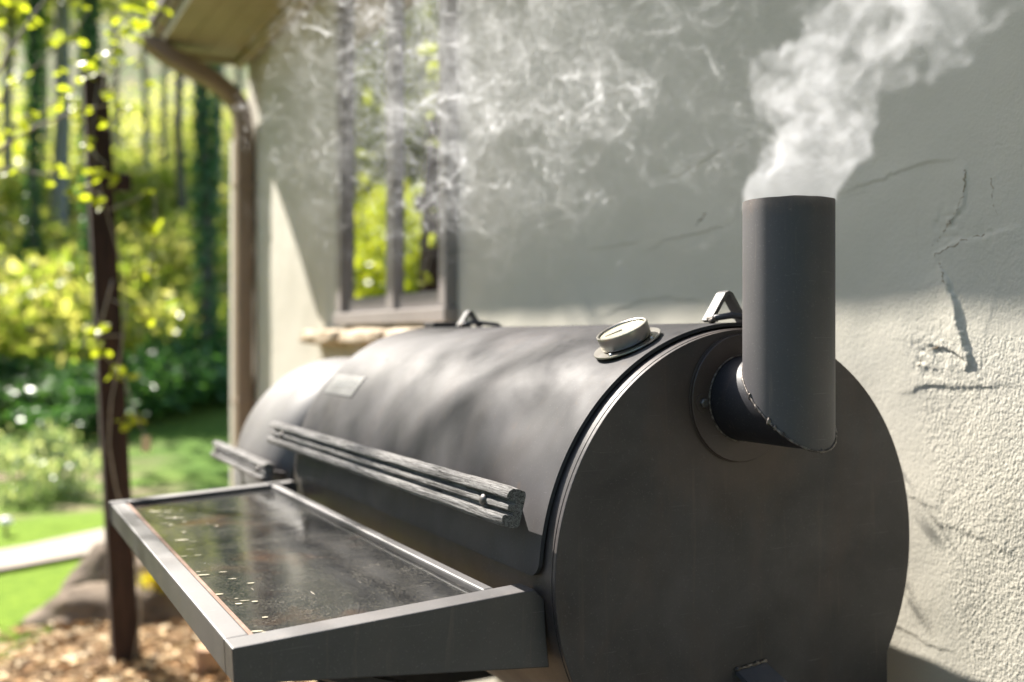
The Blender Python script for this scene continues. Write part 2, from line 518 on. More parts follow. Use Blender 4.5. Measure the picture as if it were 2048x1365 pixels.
def trunk_arrays(h, r0, r1, lean=(0, 0), seg=9, n=9, wob=.05, seed=1, limbs=5):
    rr = random.Random(seed)
    pts = []; rad = []
    for i in range(n):
        t = i / (n - 1)
        pts.append((lean[0] * t * h + rr.uniform(-wob, wob) * (t > 0), lean[1] * t * h + rr.uniform(-wob, wob) * (t > 0), h * t - .3 * (t == 0)))
        rad.append(r0 + (r1 - r0) * t + (.25 * r0 if i == 0 else 0))
    parts = [tube(pts, rad, seg)]
    for k in range(limbs):
        t = rr.uniform(.45, .95); j = min(n - 2, int(t * (n - 1)))
        b = Vector(pts[j]); a = rr.uniform(0, 2 * pi); L = rr.uniform(.8, 2.4)
        e = b + Vector((cos(a) * L, sin(a) * L, L * rr.uniform(.2, .9)))
        mid = (b + e) / 2 + Vector((0, 0, -.1 * L))
        parts.append(tube([b, mid, e], [rad[j] * .45, rad[j] * .3, .01], 5))
    return join(*parts)

def px_ground(px, D, right=0):
    """point on the terrain at a depth D along the view, px across the 2048 px wide photograph"""
    u = (px - 1024) / 2000
    return (D * (sin(HEAD) + u * cos(HEAD)), D * (cos(HEAD) - u * sin(HEAD)))

GRP_TREES = "trees standing on the hillside behind the lawn"
def tree(x, y, h, r0, label, lean=(0, 0), bark=None, crown=0, cz=None, cs=1.0, ivy=False, seed=1, group=GRP_TREES, name="forest_tree"):
    z = gz(x, y)
    t = empty(name, (x, y, z), label, "tree", group)
    v, f = trunk_arrays(h, r0, r0 * .45, lean, seed=seed)
    mesh_obj("trunk", np.array(v) + np.array([x, y, z]), f, bark or BARKM, t, smooth=True)
    c = bpy.data.objects.new("crown", CROWNS[crown % 3] if name == "forest_tree" else CROWNL[crown % 2]); link(c, t)
    c.location = (lean[0] * h, lean[1] * h, cz if cz is not None else h * .78)
    c.scale = (cs, cs, cs * 1.05); c.rotation_euler = (0, 0, seed * 1.7)
    if ivy:
        r = np.random.default_rng(seed)
        n = 2600
        a = r.random(n) * 2 * pi; zz = r.random(n) ** .8 * h * .75
        rad = r0 * (1.0 - .4 * zz / h) + .02 + abs(r.normal(size=n)) * .05
        cc = np.stack([np.cos(a) * rad + lean[0] * zz, np.sin(a) * rad + lean[1] * zz, zz], 1)
        V = leaf_cloud_arrays(n, lambda q, k: cc, .06, seed)
        o = bpy.data.objects.new("ivy", quads_mesh("ivy_leaves", V, LEAF_IVY)); link(o, t); o["kind"] = "stuff"
    return t

trees = [
    # px, depth, height, radius, lean, bark, ivy, crown height, crown scale, label
    (62, 17, 11, .07, (.010, -.003), BARKD, True, 9.6, 1.0, "slim ivy-dark trunk leaning right near the photo's left edge"),
    (122, 19, 14, .17, (.000, .0), BARKM, False, 11., 1.1, "thick pale grey trunk left of the brown post"),
    (180, 15, 10, .055, (.0, .0), BARKD, True, 8.6, .8, "thin dark sapling trunk just left of the brown post"),
    (15, 26, 13, .13, (.01, 0), BARKM, False, 9.5, 1.2, "grey trunk cut by the photo's left edge"),
    (292, 27, 13, .09, (-.005, 0), BARKM, False, 9.6, 1.1, "distant thin trunk just right of the brown post"),
    (366, 21, 13, .10, (-.012, .0), BARKD, False, 10.2, 1.0, "bare brown trunk between the post and the ivy-covered trunk"),
    (412, 14, 10, .085, (.004, .0), BARKD, True, 8.4, .9, "trunk thickly covered in dark ivy beside the downspout"),
    (440, 25, 13, .09, (.0, .0), BARKM, False, 9.8, 1.1, "thin pale trunk seen close left of the downspout"),
    (330, 36, 15, .12, (.01, .0), BARKM, False, 10.5, 1.3, "far grey trunk high on the slope right of the post"),
    (90, 34, 15, .13, (-.01, .0), BARKM, False, 10.5, 1.3, "far grey trunk between the two trunks at the photo's left"),
    (230, 38, 16, .14, (.0, .0), BARKM, False, 11., 1.4, "far trunk on the slope behind the brown post"),
    (160, 45, 17, .15, (.01, .0), BARKM, False, 11., 1.5, "highest far trunk on the slope left of the post"),
    (480, 33, 15, .12, (.0, .0), BARKM, False, 10.5, 1.3, "trunk glimpsed between downspout elbow and house corner"),
    (395, 44, 17, .14, (.0, .0), BARKM, False, 11., 1.5, "farthest trunk behind the ivy-covered one"),
]
for i, (px, D, h, r0, lean, bark, ivy, cz, cs, lab) in enumerate(trees):
    x, y = px_ground(px, D)
    tree(x, y, h, r0, lab, lean, bark, i, cz, cs, ivy, seed=i + 1)
# trees left of the frame, mirrored in the window panes
mir = [(-33, 15, 9), (-27, 17, 10), (-30, 22, 13), (-23, 20, 11), (-36, 20, 12), (-19, 24, 11.5), (-15, 27, 13), (-42, 17, 11), (-40, 26, 14), (-10, 30, 13), (-5, 33, 14), (-25, 28, 14)]
for i, (az, D, h) in enumerate(mir):
    a = radians(az)
    tree(1.27 + D * sin(a), 3 + D * cos(a), h, .11, "leafy tree standing left of the view, mirrored in the house window", (0, 0), BARKD, i, h * .55, 1.3, False, seed=40 + i,
         group="trees mirrored in the window", name="mirrored_tree")

# hillside undergrowth: a mass nobody could count
def under(r, n):
    D = 15 + 38 * r.random(n) ** 1.2
    a = radians(-48) + (radians(66)) * r.random(n)
    x, y = D * np.sin(a), D * np.cos(a)
    cl = np.floor(x * .55) * 13.7 + np.floor(y * .55) * 7.3
    hh = (np.sin(cl) * .5 + .5)
    z = np.array([gz(p, q) for p, q in zip(x, y)])
    return np.stack([x, y, z + r.random(n) ** 1.3 * (.25 + 1.5 * hh)], 1)
ug = bpy.data.objects.new("undergrowth", quads_mesh("undergrowth", leaf_cloud_arrays(90000, under, .12, 5), LEAF_MID)); link(ug)
tag(ug, kind='stuff')

# unseen leaf screen added behind the viewer to block low sky light
def woods(r, n):
    D = 9 + 6 * r.random(n); a = radians(95) + radians(190) * r.random(n)
    return np.stack([D * np.sin(a), D * np.cos(a), r.random(n) ** .8 * (7.5 + 2 * np.sin(a * 9))], 1)
wb_ = bpy.data.objects.new("woods", quads_mesh("woods", leaf_cloud_arrays(7000, woods, .30, 6), LEAF_DARK)); link(wb_)
tag(wb_, kind='stuff')

def shrub(px, D, me, s, label, name="shrub", rot=0., group=None, dz=0, xy=None):
    x, y = xy if xy else px_ground(px, D)
    o = bpy.data.objects.new(name, me); link(o)
    o.location = (x, y, gz(x, y) + dz); o.scale = s if hasattr(s, '__len__') else (s, s, s); o.rotation_euler = (0, 0, rot)
    return tag(o, label, "shrub", group)
dk = "dark shrubs bordering the lawn"
for i, (px, D, s, lab) in enumerate([
        (300, 12.6, (1.0, .9, .62), "dark green shrub directly right of the brown post behind the lawn"),
        (370, 13.4, (1.1, 1., .70), "rounded dark shrub in the middle of the row right of the post"),
        (440, 14.2, (1.1, 1., .78), "dark shrub at the row's end against the downspout"),
        (190, 11.8, (1.0, .8, .45), "low dark shrub just left of the brown post"),
        (110, 12.4, (1.1, .8, .42), "low dark shrub behind the pale bush at the left"),
        (30, 13.8, (1.2, .9, .45), "dark shrub on the slope at the photo's left edge")]):
    shrub(px, D, SHRUBD[i % 2], s, lab, "dark_shrub", i * 1.3, dk)
shrub(62, 8.7, SHRUBP[0], (1.0, 1.0, 1.25), "pale flowering low bush on the lawn at the photo's left edge", "flowering_bush", .4)
br = "bright shrubs on the wooded slope"
for i, (px, D, s, lab) in enumerate([
        (20, 17.5, 1.1, "bright leafy shrub at the left edge of the wooded slope"),
        (95, 18.5, 1.2, "bright shrub under the thick pale trunk"),
        (255, 18.0, 1.2, "yellow-green shrub right behind the brown post"),
        (330, 17.0, 1.25, "yellow-green shrub between the post and the ivy trunk"),
        (450, 18.5, 1.2, "bright shrub half hidden by the downspout"),
        (170, 23.0, 1.6, "tall bright shrub higher up left of the post"),
        (350, 24.0, 1.8, "large bright shrub higher up behind the bare brown trunk")]):
    shrub(px, D, SHRUBS[i % 2], s, lab, "bright_shrub", i * 1.1, br)

SHRUBL = quads_mesh("lime_bush_leaves", leaf_cloud_arrays(4200, clumpy(1.15, 1.0, 1.55, 50, .22, 1.6, .2), .06, 70), LEAF_LIME)
for i, (az, D, sc) in enumerate(((-19.5, 9.6, .85), (-22.0, 8.0, .85), (-25.5, 9.2, .9), (-23.5, 10.6, 1.0))):
    a = radians(az)
    shrub(0, 0, SHRUBL, (sc, sc, sc * 1.15), "lime bush standing left of the view, mirrored in the window's lower half", "mirrored_bush", i * 2.1, "bushes mirrored in the window", 0, (1.25 + D * sin(a), 3 + D * cos(a)))

# fallen trunk on the slope at the left
x0, y0 = px_ground(-60, 17.0); x1, y1 = px_ground(150, 14.0)
v, f = tube([(x0, y0, gz(x0, y0) + 1.15), ((x0 + x1) / 2, (y0 + y1) / 2, gz((x0 + x1) / 2, (y0 + y1) / 2) + .65), (x1, y1, gz(x1, y1) + .12)], [.13, .15, .17], 10)
fl = mesh_obj("fallen_log", v, f, BARKD, smooth=True)
tag(fl, "dark fallen log slanting down the wooded slope at the left", "log")

# ------------------------------------------------------------------ leaning timber post
pt = empty("timber_post", (.56, 4.58, 0), "dark brown leaning timber post between the lawn and the smoker", "post")
pv = []
top = Vector((.462, 4.56, 2.50)); bot = Vector((.598, 4.585, -.15)); w = .052
n = 14
V, F = [], []
for i in range(n):
    t = i / (n - 1); c = bot.lerp(top, t); ww = w * (1.05 - .14 * t)
    for k, (a, b) in enumerate(((-1, -1), (1, -1), (1, 1), (-1, 1))):
        jx = .003 * mnoise.noise(Vector((i * .7, k, 0))); V.append((c.x + a * ww + jx, c.y + b * ww + jx, c.z))
for i in range(n - 1):
    for k in range(4):
        l = (k + 1) % 4; F.append((i * 4 + k, i * 4 + l, i * 4 + 4 + l, i * 4 + 4 + k))
F += [(3, 2, 1, 0), tuple((n - 1) * 4 + k for k in range(4))]
mesh_obj("shaft", V, F, POSTM, pt, bevel=.006)
def post_at(z): return bot.lerp(top, (z - bot.z) / (top.z - bot.z))
c = post_at(2.07)
v, f = box(c.x + .04, c.x + .12, c.y - .05, c.y - .01, c.z - .055, c.z + .02)
mesh_obj("bracket", v, f, POSTM, pt, bevel=.004)
c = post_at(1.40)
ring = [(c.x + .062 * cx_ , c.y + .062 * cy_, c.z) for cx_, cy_ in ((-1, -1), (1, -1), (1, 1), (-1, 1))]
v, f = tube(ring, .004, 6, closed=True)
mesh_obj("wire", v, f, TWIGM, pt)

# ------------------------------------------------------------------ twigs with lime leaves (vine on the post, young tree at the left)
def leaf_mesh():
    pts = [(0, 0), (.28, .26), (.62, .30), (1, 0), (.62, -.30), (.28, -.26)]
    V = [(x, y, .10 * abs(y) + .05 * x * x) for x, y in pts] + [(.5, 0, -.02)]
    F = [(6, i, (i + 1) % 6) for i in range(6)]
    me = bpy.data.meshes.new("lime_leaf"); me.from_pydata(V, [], F); me.update(); me.materials.append(LEAF_LIME)
    return me
LEAFME = leaf_mesh()
def px_point(px, py, D):
    u = (px - 1024) / 2000; v = -(py - 672) / 2000
    return Vector((D * (sin(HEAD) + u * cos(HEAD)), D * (cos(HEAD) - u * sin(HEAD)), H + D * v))
rl = random.Random(3)
def add_leaf(p, parent, size):
    o = bpy.data.objects.new("leaf", LEAFME); link(o, parent)
    o.location = p - world_loc(parent)
    o.rotation_euler = (rl.uniform(-1, 1), rl.uniform(-.6, .9), rl.uniform(0, 6.28))
    o.scale = (size, size, size)
def curve_pts(pts, n=4):
    out = []
    P = [Vector(p) for p in pts]
    for i in range(len(P) - 1):
        a, b = P[i], P[i + 1]; a0 = P[max(0, i - 1)]; b1 = P[min(len(P) - 1, i + 2)]
        for k in range(n):
            t = k / n
            out.append(.5 * ((2 * a) + (b - a0) * t + (2 * a0 - 5 * a + 4 * b - b1) * t * t + (-a0 + 3 * a - 3 * b + b1) * t ** 3))
    out.append(P[-1]); return out

vine = empty("climbing_vine", (post_at(.1).x + .03, post_at(.1).y - .06, 0), "sparse vine with lime leaves climbing the timber post", "vine")
stem = [post_at(z) + Vector((.05 * sin(z * 5) + .02, -.068, 0)) for z in np.linspace(0, 2.45, 14)]
v, f = tube(stem, [.005 - .0002 * i for i in range(14)], 6)
mesh_obj("stem", v, f, TWIGM, vine, smooth=True)
vine_leaves = [(202, 109), (221, 94), (244, 124), (279, 126), (247, 32), (279, 24), (311, 30), (324, 22), (276, 52), (246, 56), (276, 69), (292, 165),
               (188, 139), (186, 154), (229, 186), (245, 219), (265, 225), (220, 251), (172, 283), (174, 337), (201, 343), (224, 366), (184, 401), (201, 405),
               (150, 375), (165, 375), (304, 381), (311, 456), (262, 40), (292, 40), (265, 20), (300, 15), (215, 80), (230, 110), (210, 125), (198, 345)]
vine_low = [(166, 666), (199, 659), (193, 697), (217, 707), (230, 735), (249, 758), (255, 843), (271, 835), (278, 846), (264, 618), (290, 638), (293, 629), (205, 650), (228, 745), (300, 455), (298, 545), (306, 530)]
twigs = [[(205, 200), (215, 130), (250, 60), (300, 20)], [(205, 200), (250, 130), (285, 120), (300, 165)], [(210, 260), (240, 225), (270, 222)], [(212, 330), (170, 290), (172, 283)],
         [(215, 400), (180, 380), (150, 372)], [(220, 420), (270, 400), (306, 382), (311, 456), (300, 545)], [(225, 560), (200, 655), (195, 690), (225, 730), (250, 760), (262, 800), (278, 846), (292, 872)], [(225, 600), (264, 618), (293, 632)]]
for tw in twigs:
    pts = curve_pts([px_point(a, b, 4.10) for a, b in tw])
    v, f = tube(pts, [.0042 - .0025 * i / len(pts) for i in range(len(pts))], 5)
    mesh_obj("twig", v, f, TWIGM, vine, smooth=True)
for (a, b) in vine_leaves + vine_low:
    D = 4.10 + rl.uniform(-.12, .03)
    for k in range(3):
        add_leaf(px_point(a + rl.uniform(-8, 8), b + rl.uniform(-8, 8), D), vine, rl.uniform(.042, .060))

# young tree whose branches reach in from the left
ytx, yty = -.55, 4.15
yt = empty("young_tree", (ytx, yty, 0), "young tree with lime spring leaves reaching in from the left", "tree")
tr = curve_pts([(ytx, yty, -.1), (ytx + .03, yty, 1.0), (ytx - .02, yty + .03, 2.2), (ytx - .1, yty + .6, 3.8), (ytx - .3, yty + 1.7, 6.0)])
v, f = tube(tr, [.045 - .036 * i / len(tr) for i in range(len(tr))], 9)
mesh_obj("trunk", v, f, TWIGM, yt, smooth=True)
T = lambda z: (ytx + .02, yty, z)
def B(pts, r):
    q = curve_pts(pts); vv, ff = tube(q, [r - (r - .0018) * i / len(q) for i in range(len(q))], 6)
    mesh_obj("branch", vv, ff, TWIGM, yt, smooth=True)
P = lambda a, b, D=4.1: px_point(a, b, D)
B([T(1.75), P(-60, 330), P(20, 285), P(80, 250), P(160, 222), P(240, 205)], .012)
B([T(2.15), P(-40, 160), P(20, 100), P(60, 40), P(90, 0), P(120, -40)], .010)
B([P(20, 285), P(40, 240), P(80, 225), P(120, 200), P(145, 180), P(165, 130)], .006)
B([T(1.95), P(-30, 220), P(10, 180), P(45, 155), P(119, 92), P(152, 60), P(182, 16)], .008)
B([T(1.62), P(-20, 350), P(60, 345), P(100, 350), P(122, 335)], .007)
yleaf = [(60, 25), (28, 4), (75, 49), (4, 41), (180, 17), (11, 98), (15, 172), (43, 154), (119, 90), (149, 84), (124, 139), (154, 128), (174, 120), (164, 167), (139, 184), (118, 204),
         (146, 210), (142, 242), (81, 227), (58, 232), (41, 246), (4, 223), (13, 274), (45, 274), (32, 287), (4, 259), (120, 334), (92, 364), (15, 349), (169, 229), (15, 15), (40, 12), (165, 5), (150, 190), (130, 195), (118, 345), (25, 165), (10, 10)]
for (a, b) in yleaf:
    D = 4.1 + rl.uniform(-.2, .12)
    for k in range(2):
        add_leaf(P(a + rl.uniform(-7, 7), b + rl.uniform(-7, 7), D), yt, rl.uniform(.042, .060))
# its open crown above the view, which throws the dapples on lid and wall
cr = Vector((-1.35, 6.3, 6.4))
def open_crown(r, n):
    nc = 34
    cc = r.normal(size=(nc, 3)) * np.array([.75, .8, .8])
    k = r.integers(0, nc, n)
    return cc[k] + r.normal(size=(n, 3)) * .10
me = quads_mesh("open_crown", leaf_cloud_arrays(1150, open_crown, .030, 77), LEAF_LIME)
co = bpy.data.objects.new("crown", me); link(co, yt); co.location = cr - world_loc(yt)
for k in range(9):
    e = cr + Vector((rl.gauss(0, .8), rl.gauss(0, .7), rl.gauss(0, .6)))
    b = Vector(tr[-1 - (k % 5) * 2])
    B([b, (b + e) / 2 + Vector((0, 0, .12)), e], .008)

# pale tag hanging from the vine's lowest twig
q = px_point(292, 872, 4.10)
v, f = box(q.x - .018, q.x + .018, q.y - .003, q.y + .003, q.z - .065, q.z)
tg = mesh_obj("hanging_tag", v, f, mat_simple("pale_tag", (.5, .42, .26), (.6, .52, .34), 20), bevel=.002)
tag(tg, "small pale tag hanging on a twig right of the timber post", "tag")

# ------------------------------------------------------------------ rocks, edging, garden light, weeds
def rock(name, c, s, seed, mat, rot=0., sub=4, amp=.22, parent=None, boxy=1.0):
    bm = bmesh.new(); bmesh.ops.create_icosphere(bm, subdivisions=sub, radius=1)
    for v in bm.verts:
        d = v.co.normalized()
        if boxy != 1.0: d = Vector([math.copysign(abs(q) ** boxy, q) for q in d])
        k = 1 + amp * mnoise.noise(d * 1.3 + Vector((seed, 0, 0))) + amp * .4 * mnoise.noise(d * 3.5 + Vector((0, seed, 0))) + amp * .15 * mnoise.noise(d * 9)
        v.co = Vector((d.x * s[0] * k, d.y * s[1] * k, d.z * s[2] * k))
    bmesh.ops.rotate(bm, verts=bm.verts, cent=(0, 0, 0), matrix=Matrix.Rotation(rot, 3, 'Z'))
    me = bpy.data.meshes.new(name); bm.to_mesh(me); bm.free(); me.materials.append(mat)
    for p in me.polygons: p.use_smooth = True
    o = bpy.data.objects.new(name, me); link(o, parent); o.location = Vector(c) - (world_loc(parent) if parent else Vector((0, 0, 0)))
    return o
gx, gy = px_ground(225, 5.0)
o = rock("boulder", (gx, gy, -.03), (.40, .24, .20), 1.7, ROCKM, -.3)
tag(o, "large brown boulder left of the timber post", "rock")
gx, gy = px_ground(335, 5.35)
o = rock("boulder", (gx, gy, .03), (.26, .2, .22), 4.1, ROCKM, .4)
tag(o, "smaller brown boulder right of the timber post", "rock")
gx, gy = px_ground(225, 5.6)
o = rock("boulder", (gx, gy, .0), (.3, .22, .24), 7.7, ROCKM, .8)
tag(o, "tan rock behind the timber post's foot", "rock")
gx, gy = px_ground(420, 4.15)
v, f = tube([(gx, gy, -.05), (gx, gy, .11)], [.06, .058], 16)
o = mesh_obj("stub_post", v, f, mat_simple("cut_wood", (.25, .14, .08), (.42, .27, .16), 14), smooth=True, angle=.6)
tag(o, "short cut wooden stub standing in the mulch under the shelf", "stump")
gx, gy = px_ground(12, 7.0)
t = empty("garden_light", (gx, gy, gz(gx, gy)), "small white garden light beside the path at the left edge", "garden light")
v, f = tube([(gx, gy, gz(gx, gy) - .1), (gx, gy, gz(gx, gy) + .08)], .012, 8); mesh_obj("stake", v, f, DARKBOLT, t)
v, f = lathe([(0, .13), (.025, .125), (.045, .105), (.048, .085), (.02, .07), (0, .07)], (gx, gy, gz(gx, gy)), (0, 0, 1), 20)
mesh_obj("cap", v, f, mat_simple("white_plastic", (.7, .7, .68), (.78, .78, .76), 5, .4), t, smooth=True)
gx, gy = px_ground(318, 5.0)
me = quads_mesh("golden_weeds", leaf_cloud_arrays(240, clumpy(.10, .09, .05, 12, .03, .07, .2), .02, 90), LEAF_GOLD)
pl = empty("golden_plant", (gx, gy, 0), "small golden-leaved plant beside the post's foot", "plant")
o = bpy.data.objects.new("foliage", me); link(o, pl); o.location = (0, 0, .1); o["kind"] = "stuff"
gx, gy = px_ground(452, 4.6)
me = quads_mesh("green_sprig", leaf_cloud_arrays(200, clumpy(.12, .1, .12, 10, .04, .25, .2), .025, 91), LEAF_LIME)
q = px_point(440, 1040, 5.2)
pl = empty("garden_plant", (q.x, q.y, 0), "small lime plant showing behind the smoker's far handle", "plant")
o = bpy.data.objects.new("foliage", me); link(o, pl); o.location = (0, 0, .12); o.scale = (.9, .9, 1.1); o["kind"] = "stuff"

# ------------------------------------------------------------------ house
XW = 1.25
house = empty("house", (XW, 2.0, 0), "beige stucco house wall with eave, window and downspout", "house")

def r2w(px, py):                      # point on the wall plane (Y, Z) seen at a photograph pixel
    u = (px - 1024) / 2000; v = -(py - 672) / 2000
    dx, dy = sin(HEAD) + u * cos(HEAD), cos(HEAD) - u * sin(HEAD)
    t = XW / dx
    return (dy * t, H + v * t)

# trowel ridges: (polyline, height mm, side that is high (+1 left of travel), fall-off m)
ridges_px = [
    ([(1895, 520), (1905, 548), (1925, 590), (1942, 640), (1952, 690), (1960, 725), (1950, 744), (1935, 742)], 6.0, -1, .035),
    ([(1797, 788), (1850, 782), (1905, 776), (1975, 772), (2060, 781)], 2.3, 1, .07),
    ([(1685, 392), (1730, 372), (1800, 344), (1870, 322), (1940, 312)], 3.0, 1, .03),
    ([(1870, 525), (1882, 505), (1935, 478), (1990, 460), (2070, 436)], 3.0, -1, .05),
    ([(1945, 315), (1950, 365), (1937, 408), (1912, 442), (1898, 462)], 3.4, -1, .03),
    ([(1870, 1005), (1880, 1040), (1895, 1062), (1950, 1082), (2010, 1108), (2070, 1138)], 1.5, 1, .05),
    ([(1815, 998), (1870, 1012), (1900, 1030)], 1.5, 1, .03),
    ([(1845, 730), (1880, 735), (1905, 745), (1925, 768)], 1.1, 1, .02),
    ([(1700, 395), (1750, 380)], 1.0, 1, .02),
    ([(1285, 505), (1330, 480), (1400, 468), (1480, 432)], 2.6, 1, .04),
    ([(1170, 500), (1230, 490), (1290, 478)], 1.8, 1, .03),
    ([(1322, 195), (1310, 260), (1318, 325), (1350, 350), (1410, 320), (1500, 265)], 2.4, 1, .05),
    ([(1190, 640), (1280, 600), (1370, 595), (1440, 605)], 2.2, 1, .04),
    ([(1050, 130), (1150, 90), (1300, 40), (1420, -10)], 2.2, -1, .05),
    ([(1765, 1250), (1850, 1290), (1930, 1330)], 1.6, 1, .03),
    ([(1975, 820), (1985, 700), (2010, 600), (2040, 520)], .8, 1, .03),
]
def seg_dist(Y, Z, poly):
    best = np.full(Y.shape, 9.); sgn = np.ones(Y.shape); tt = np.zeros(Y.shape)
    L = [0.]
    for a, b in zip(poly[:-1], poly[1:]): L.append(L[-1] + math.dist(a, b))
    for i, (a, b) in enumerate(zip(poly[:-1], poly[1:])):
        dy, dz = b[0] - a[0], b[1] - a[1]; l2 = dy * dy + dz * dz
        t = np.clip(((Y - a[0]) * dy + (Z - a[1]) * dz) / l2, 0, 1)
        qy, qz = Y - (a[0] + t * dy), Z - (a[1] + t * dz)
        d = np.sqrt(qy * qy + qz * qz)
        m = d < best
        best = np.where(m, d, best); sgn = np.where(m, np.sign(dy * qz - dz * qy), sgn)
        tt = np.where(m, (L[i] + t * (L[i + 1] - L[i])) / L[-1], tt)
    return best * sgn, tt

def vnoise(Y, Z, scale, seed):
    """smooth value noise on a plane"""
    r = np.random.default_rng(seed); T_ = r.random((64, 64)).astype(np.float32)
    y, z = Y * scale, Z * scale
    i, j = np.floor(y).astype(int), np.floor(z).astype(int); fy, fz = y - i, z - j
    fy = fy * fy * (3 - 2 * fy); fz = fz * fz * (3 - 2 * fz)
    g = lambda a, b: T_[a % 64, b % 64]
    return (g(i, j) * (1 - fy) + g(i + 1, j) * fy) * (1 - fz) + (g(i, j + 1) * (1 - fy) + g(i + 1, j + 1) * fy) * fz - .5

Ys = np.concatenate([np.arange(-3, .70, .1), np.arange(.70, 1.62, .0022), np.arange(1.62, 2.66, .012), np.arange(2.66, 3.66, .05), np.arange(3.66, 5.2, .04), [5.2]])
Zs = np.concatenate([np.arange(-.1, .80, .04), np.arange(.80, 1.98, .0022), np.arange(1.98, 3.4, .03)])
WY0, WY1, WZ0, WZ1 = 2.66, 3.66, H + .045, H + 1.55
Ys = np.unique(np.round(np.append(Ys, [WY0, WY1]), 5)); Zs = np.unique(np.round(np.append(Zs, [WZ0, WZ1]), 5))
YY, ZZ = np.meshgrid(Ys, Zs, indexing='ij')
wobY = YY + .010 * vnoise(YY, ZZ, 22, 1) + .004 * vnoise(YY, ZZ, 90, 2) + .0025 * vnoise(YY, ZZ, 220, 12)
wobZ = ZZ + .010 * vnoise(YY, ZZ, 22, 3) + .004 * vnoise(YY, ZZ, 90, 4) + .0025 * vnoise(YY, ZZ, 220, 14)
hgt = .010 * vnoise(YY, ZZ, 2.3, 5) + .004 * vnoise(YY, ZZ, 7, 6) + .0014 * vnoise(YY, ZZ, 19, 8)
for px, amp, side, fall in ridges_px:
    poly = [r2w(*p) for p in px]
    d, t = seg_dist(wobY, wobZ, poly)
    s = d * side * -1.0
    taper = np.clip(t * 5, 0, 1) * np.clip((1 - t) * 5, 0, 1)
    up = 1 / (1 + np.exp(-s / .0011))
    hgt += amp * (.001 if amp > 5 else .00075) * taper * up * np.exp(-np.maximum(s, 0) / fall) * np.exp(-np.maximum(-s, 0) / .01)
def bmask(px0, py0, r):
    y, z = r2w(px0, py0); return np.exp(-((YY - y) ** 2 + (ZZ - z) ** 2) / r ** 2)
pits = bmask(1880, 715, .035) + .8 * bmask(1910, 440, .03) + .6 * bmask(1990, 470, .02)
hgt += .0042 * pits * np.minimum(0, vnoise(YY, ZZ, 130, 9) - .1)
edgeY = np.interp(ZZ, [r2w(0, 0)[1] if False else H - .5, H - .25, H - .05, H + .02], [.93, .98, 1.02, 1.06])
grain = .35 + .65 / (1 + np.exp((YY - edgeY + .02 * vnoise(YY, ZZ, 15, 11)) / .008)) * (ZZ < H + .0)
grain = np.where(ZZ > H + .0, .42 + .3 * np.clip(vnoise(YY, ZZ, 6, 13) * 2, -.5, 1), grain)
# real orange-peel relief where the wall comes closest
peel = .8 * vnoise(YY * 1.0 + .3 * ZZ, ZZ * .8, 210, 21) + 1.0 * vnoise(YY - .2 * ZZ, ZZ * .8, 380, 22)
hgt += .00055 * grain * peel * ((YY > .7) & (YY < 1.62))
dry, drz = YY * 0, 0
XX = XW - hgt
nY, nZ = len(Ys), len(Zs)
Vw = np.stack([XX, YY, ZZ], -1).reshape(-1, 3)
idx = np.arange(nY * nZ).reshape(nY, nZ)
quad = np.stack([idx[:-1, :-1], idx[:-1, 1:], idx[1:, 1:], idx[1:, :-1]], -1)
cy_ = (Ys[:-1] + Ys[1:]) / 2; cz_ = (Zs[:-1] + Zs[1:]) / 2
hole = ((cy_ > WY0) & (cy_ < WY1))[:, None] & ((cz_ > WZ0) & (cz_ < WZ1))[None, :]
quad = quad[~hole].reshape(-1, 4)
me = bpy.data.meshes.new("stucco_wall")
me.vertices.add(len(Vw)); me.vertices.foreach_set("co", (Vw - np.array(house.location)).astype(np.float32).ravel())
me.loops.add(quad.size); me.loops.foreach_set("vertex_index", quad.astype(np.int32).ravel())
me.polygons.add(len(quad)); me.polygons.foreach_set("loop_start", np.arange(0, quad.size, 4, dtype=np.int32))
me.update(calc_edges=True)
me.polygons.foreach_set("use_smooth", np.ones(len(quad), bool))
at = me.attributes.new("grain", 'FLOAT', 'POINT'); at.data.foreach_set("value", grain.astype(np.float32).ravel())

def mat_stucco():
    m = M("beige_stucco"); p = m.pos()
    n = m.noise(p, 2.2, 5, .6, .3)
    c = m.mix(m.ramp(n, [(.3, 0.), (.7, 1.)]), (.455, .432, .365), (.51, .487, .42))
    stain = m.ramp(m.noise(m.pos((1, 3, .6)), 5, 5, .7, .8), [(.62, 0.), (.8, 1.)])
    c = m.mix(m.math('MULTIPLY', stain, .35), c, (.34, .30, .23))
    a = m.n("Attribute"); a.attribute_name = "grain"
    f1 = m.noise(m.pos((1, 1, .75)), 260, 2, .5)
    f2 = m.noise(p, 900, 2, .6)
    b = m.bump(f1, m.math('MULTIPLY', a.outputs["Fac"], .7), .0024)
    b = m.bump(f2, .15, .0008, b)
    return m.set(color=c, rough=.93, spec=.15, normal=b)
STUCCO = mat_stucco()
me.materials.append(STUCCO)
wall = bpy.data.objects.new("stucco_wall", me); link(wall, house)
# end wall round the corner and the wall's back
v, f = box(XW + .02, 6.0, 5.12, 5.2, -.1, 3.4); mesh_obj("end_wall", v, f, STUCCO, house)
v, f = box(XW + .0, XW + .09, 5.205, 5.60, -.1, H + 1.08); mesh_obj("pale_strip", v, f, mat_simple("cream_strip", (.50, .47, .41), (.56, .53, .47), 3, .6, .05, .003), house, bevel=.004)  # added cream block that shows as a pale strip beside the downspout

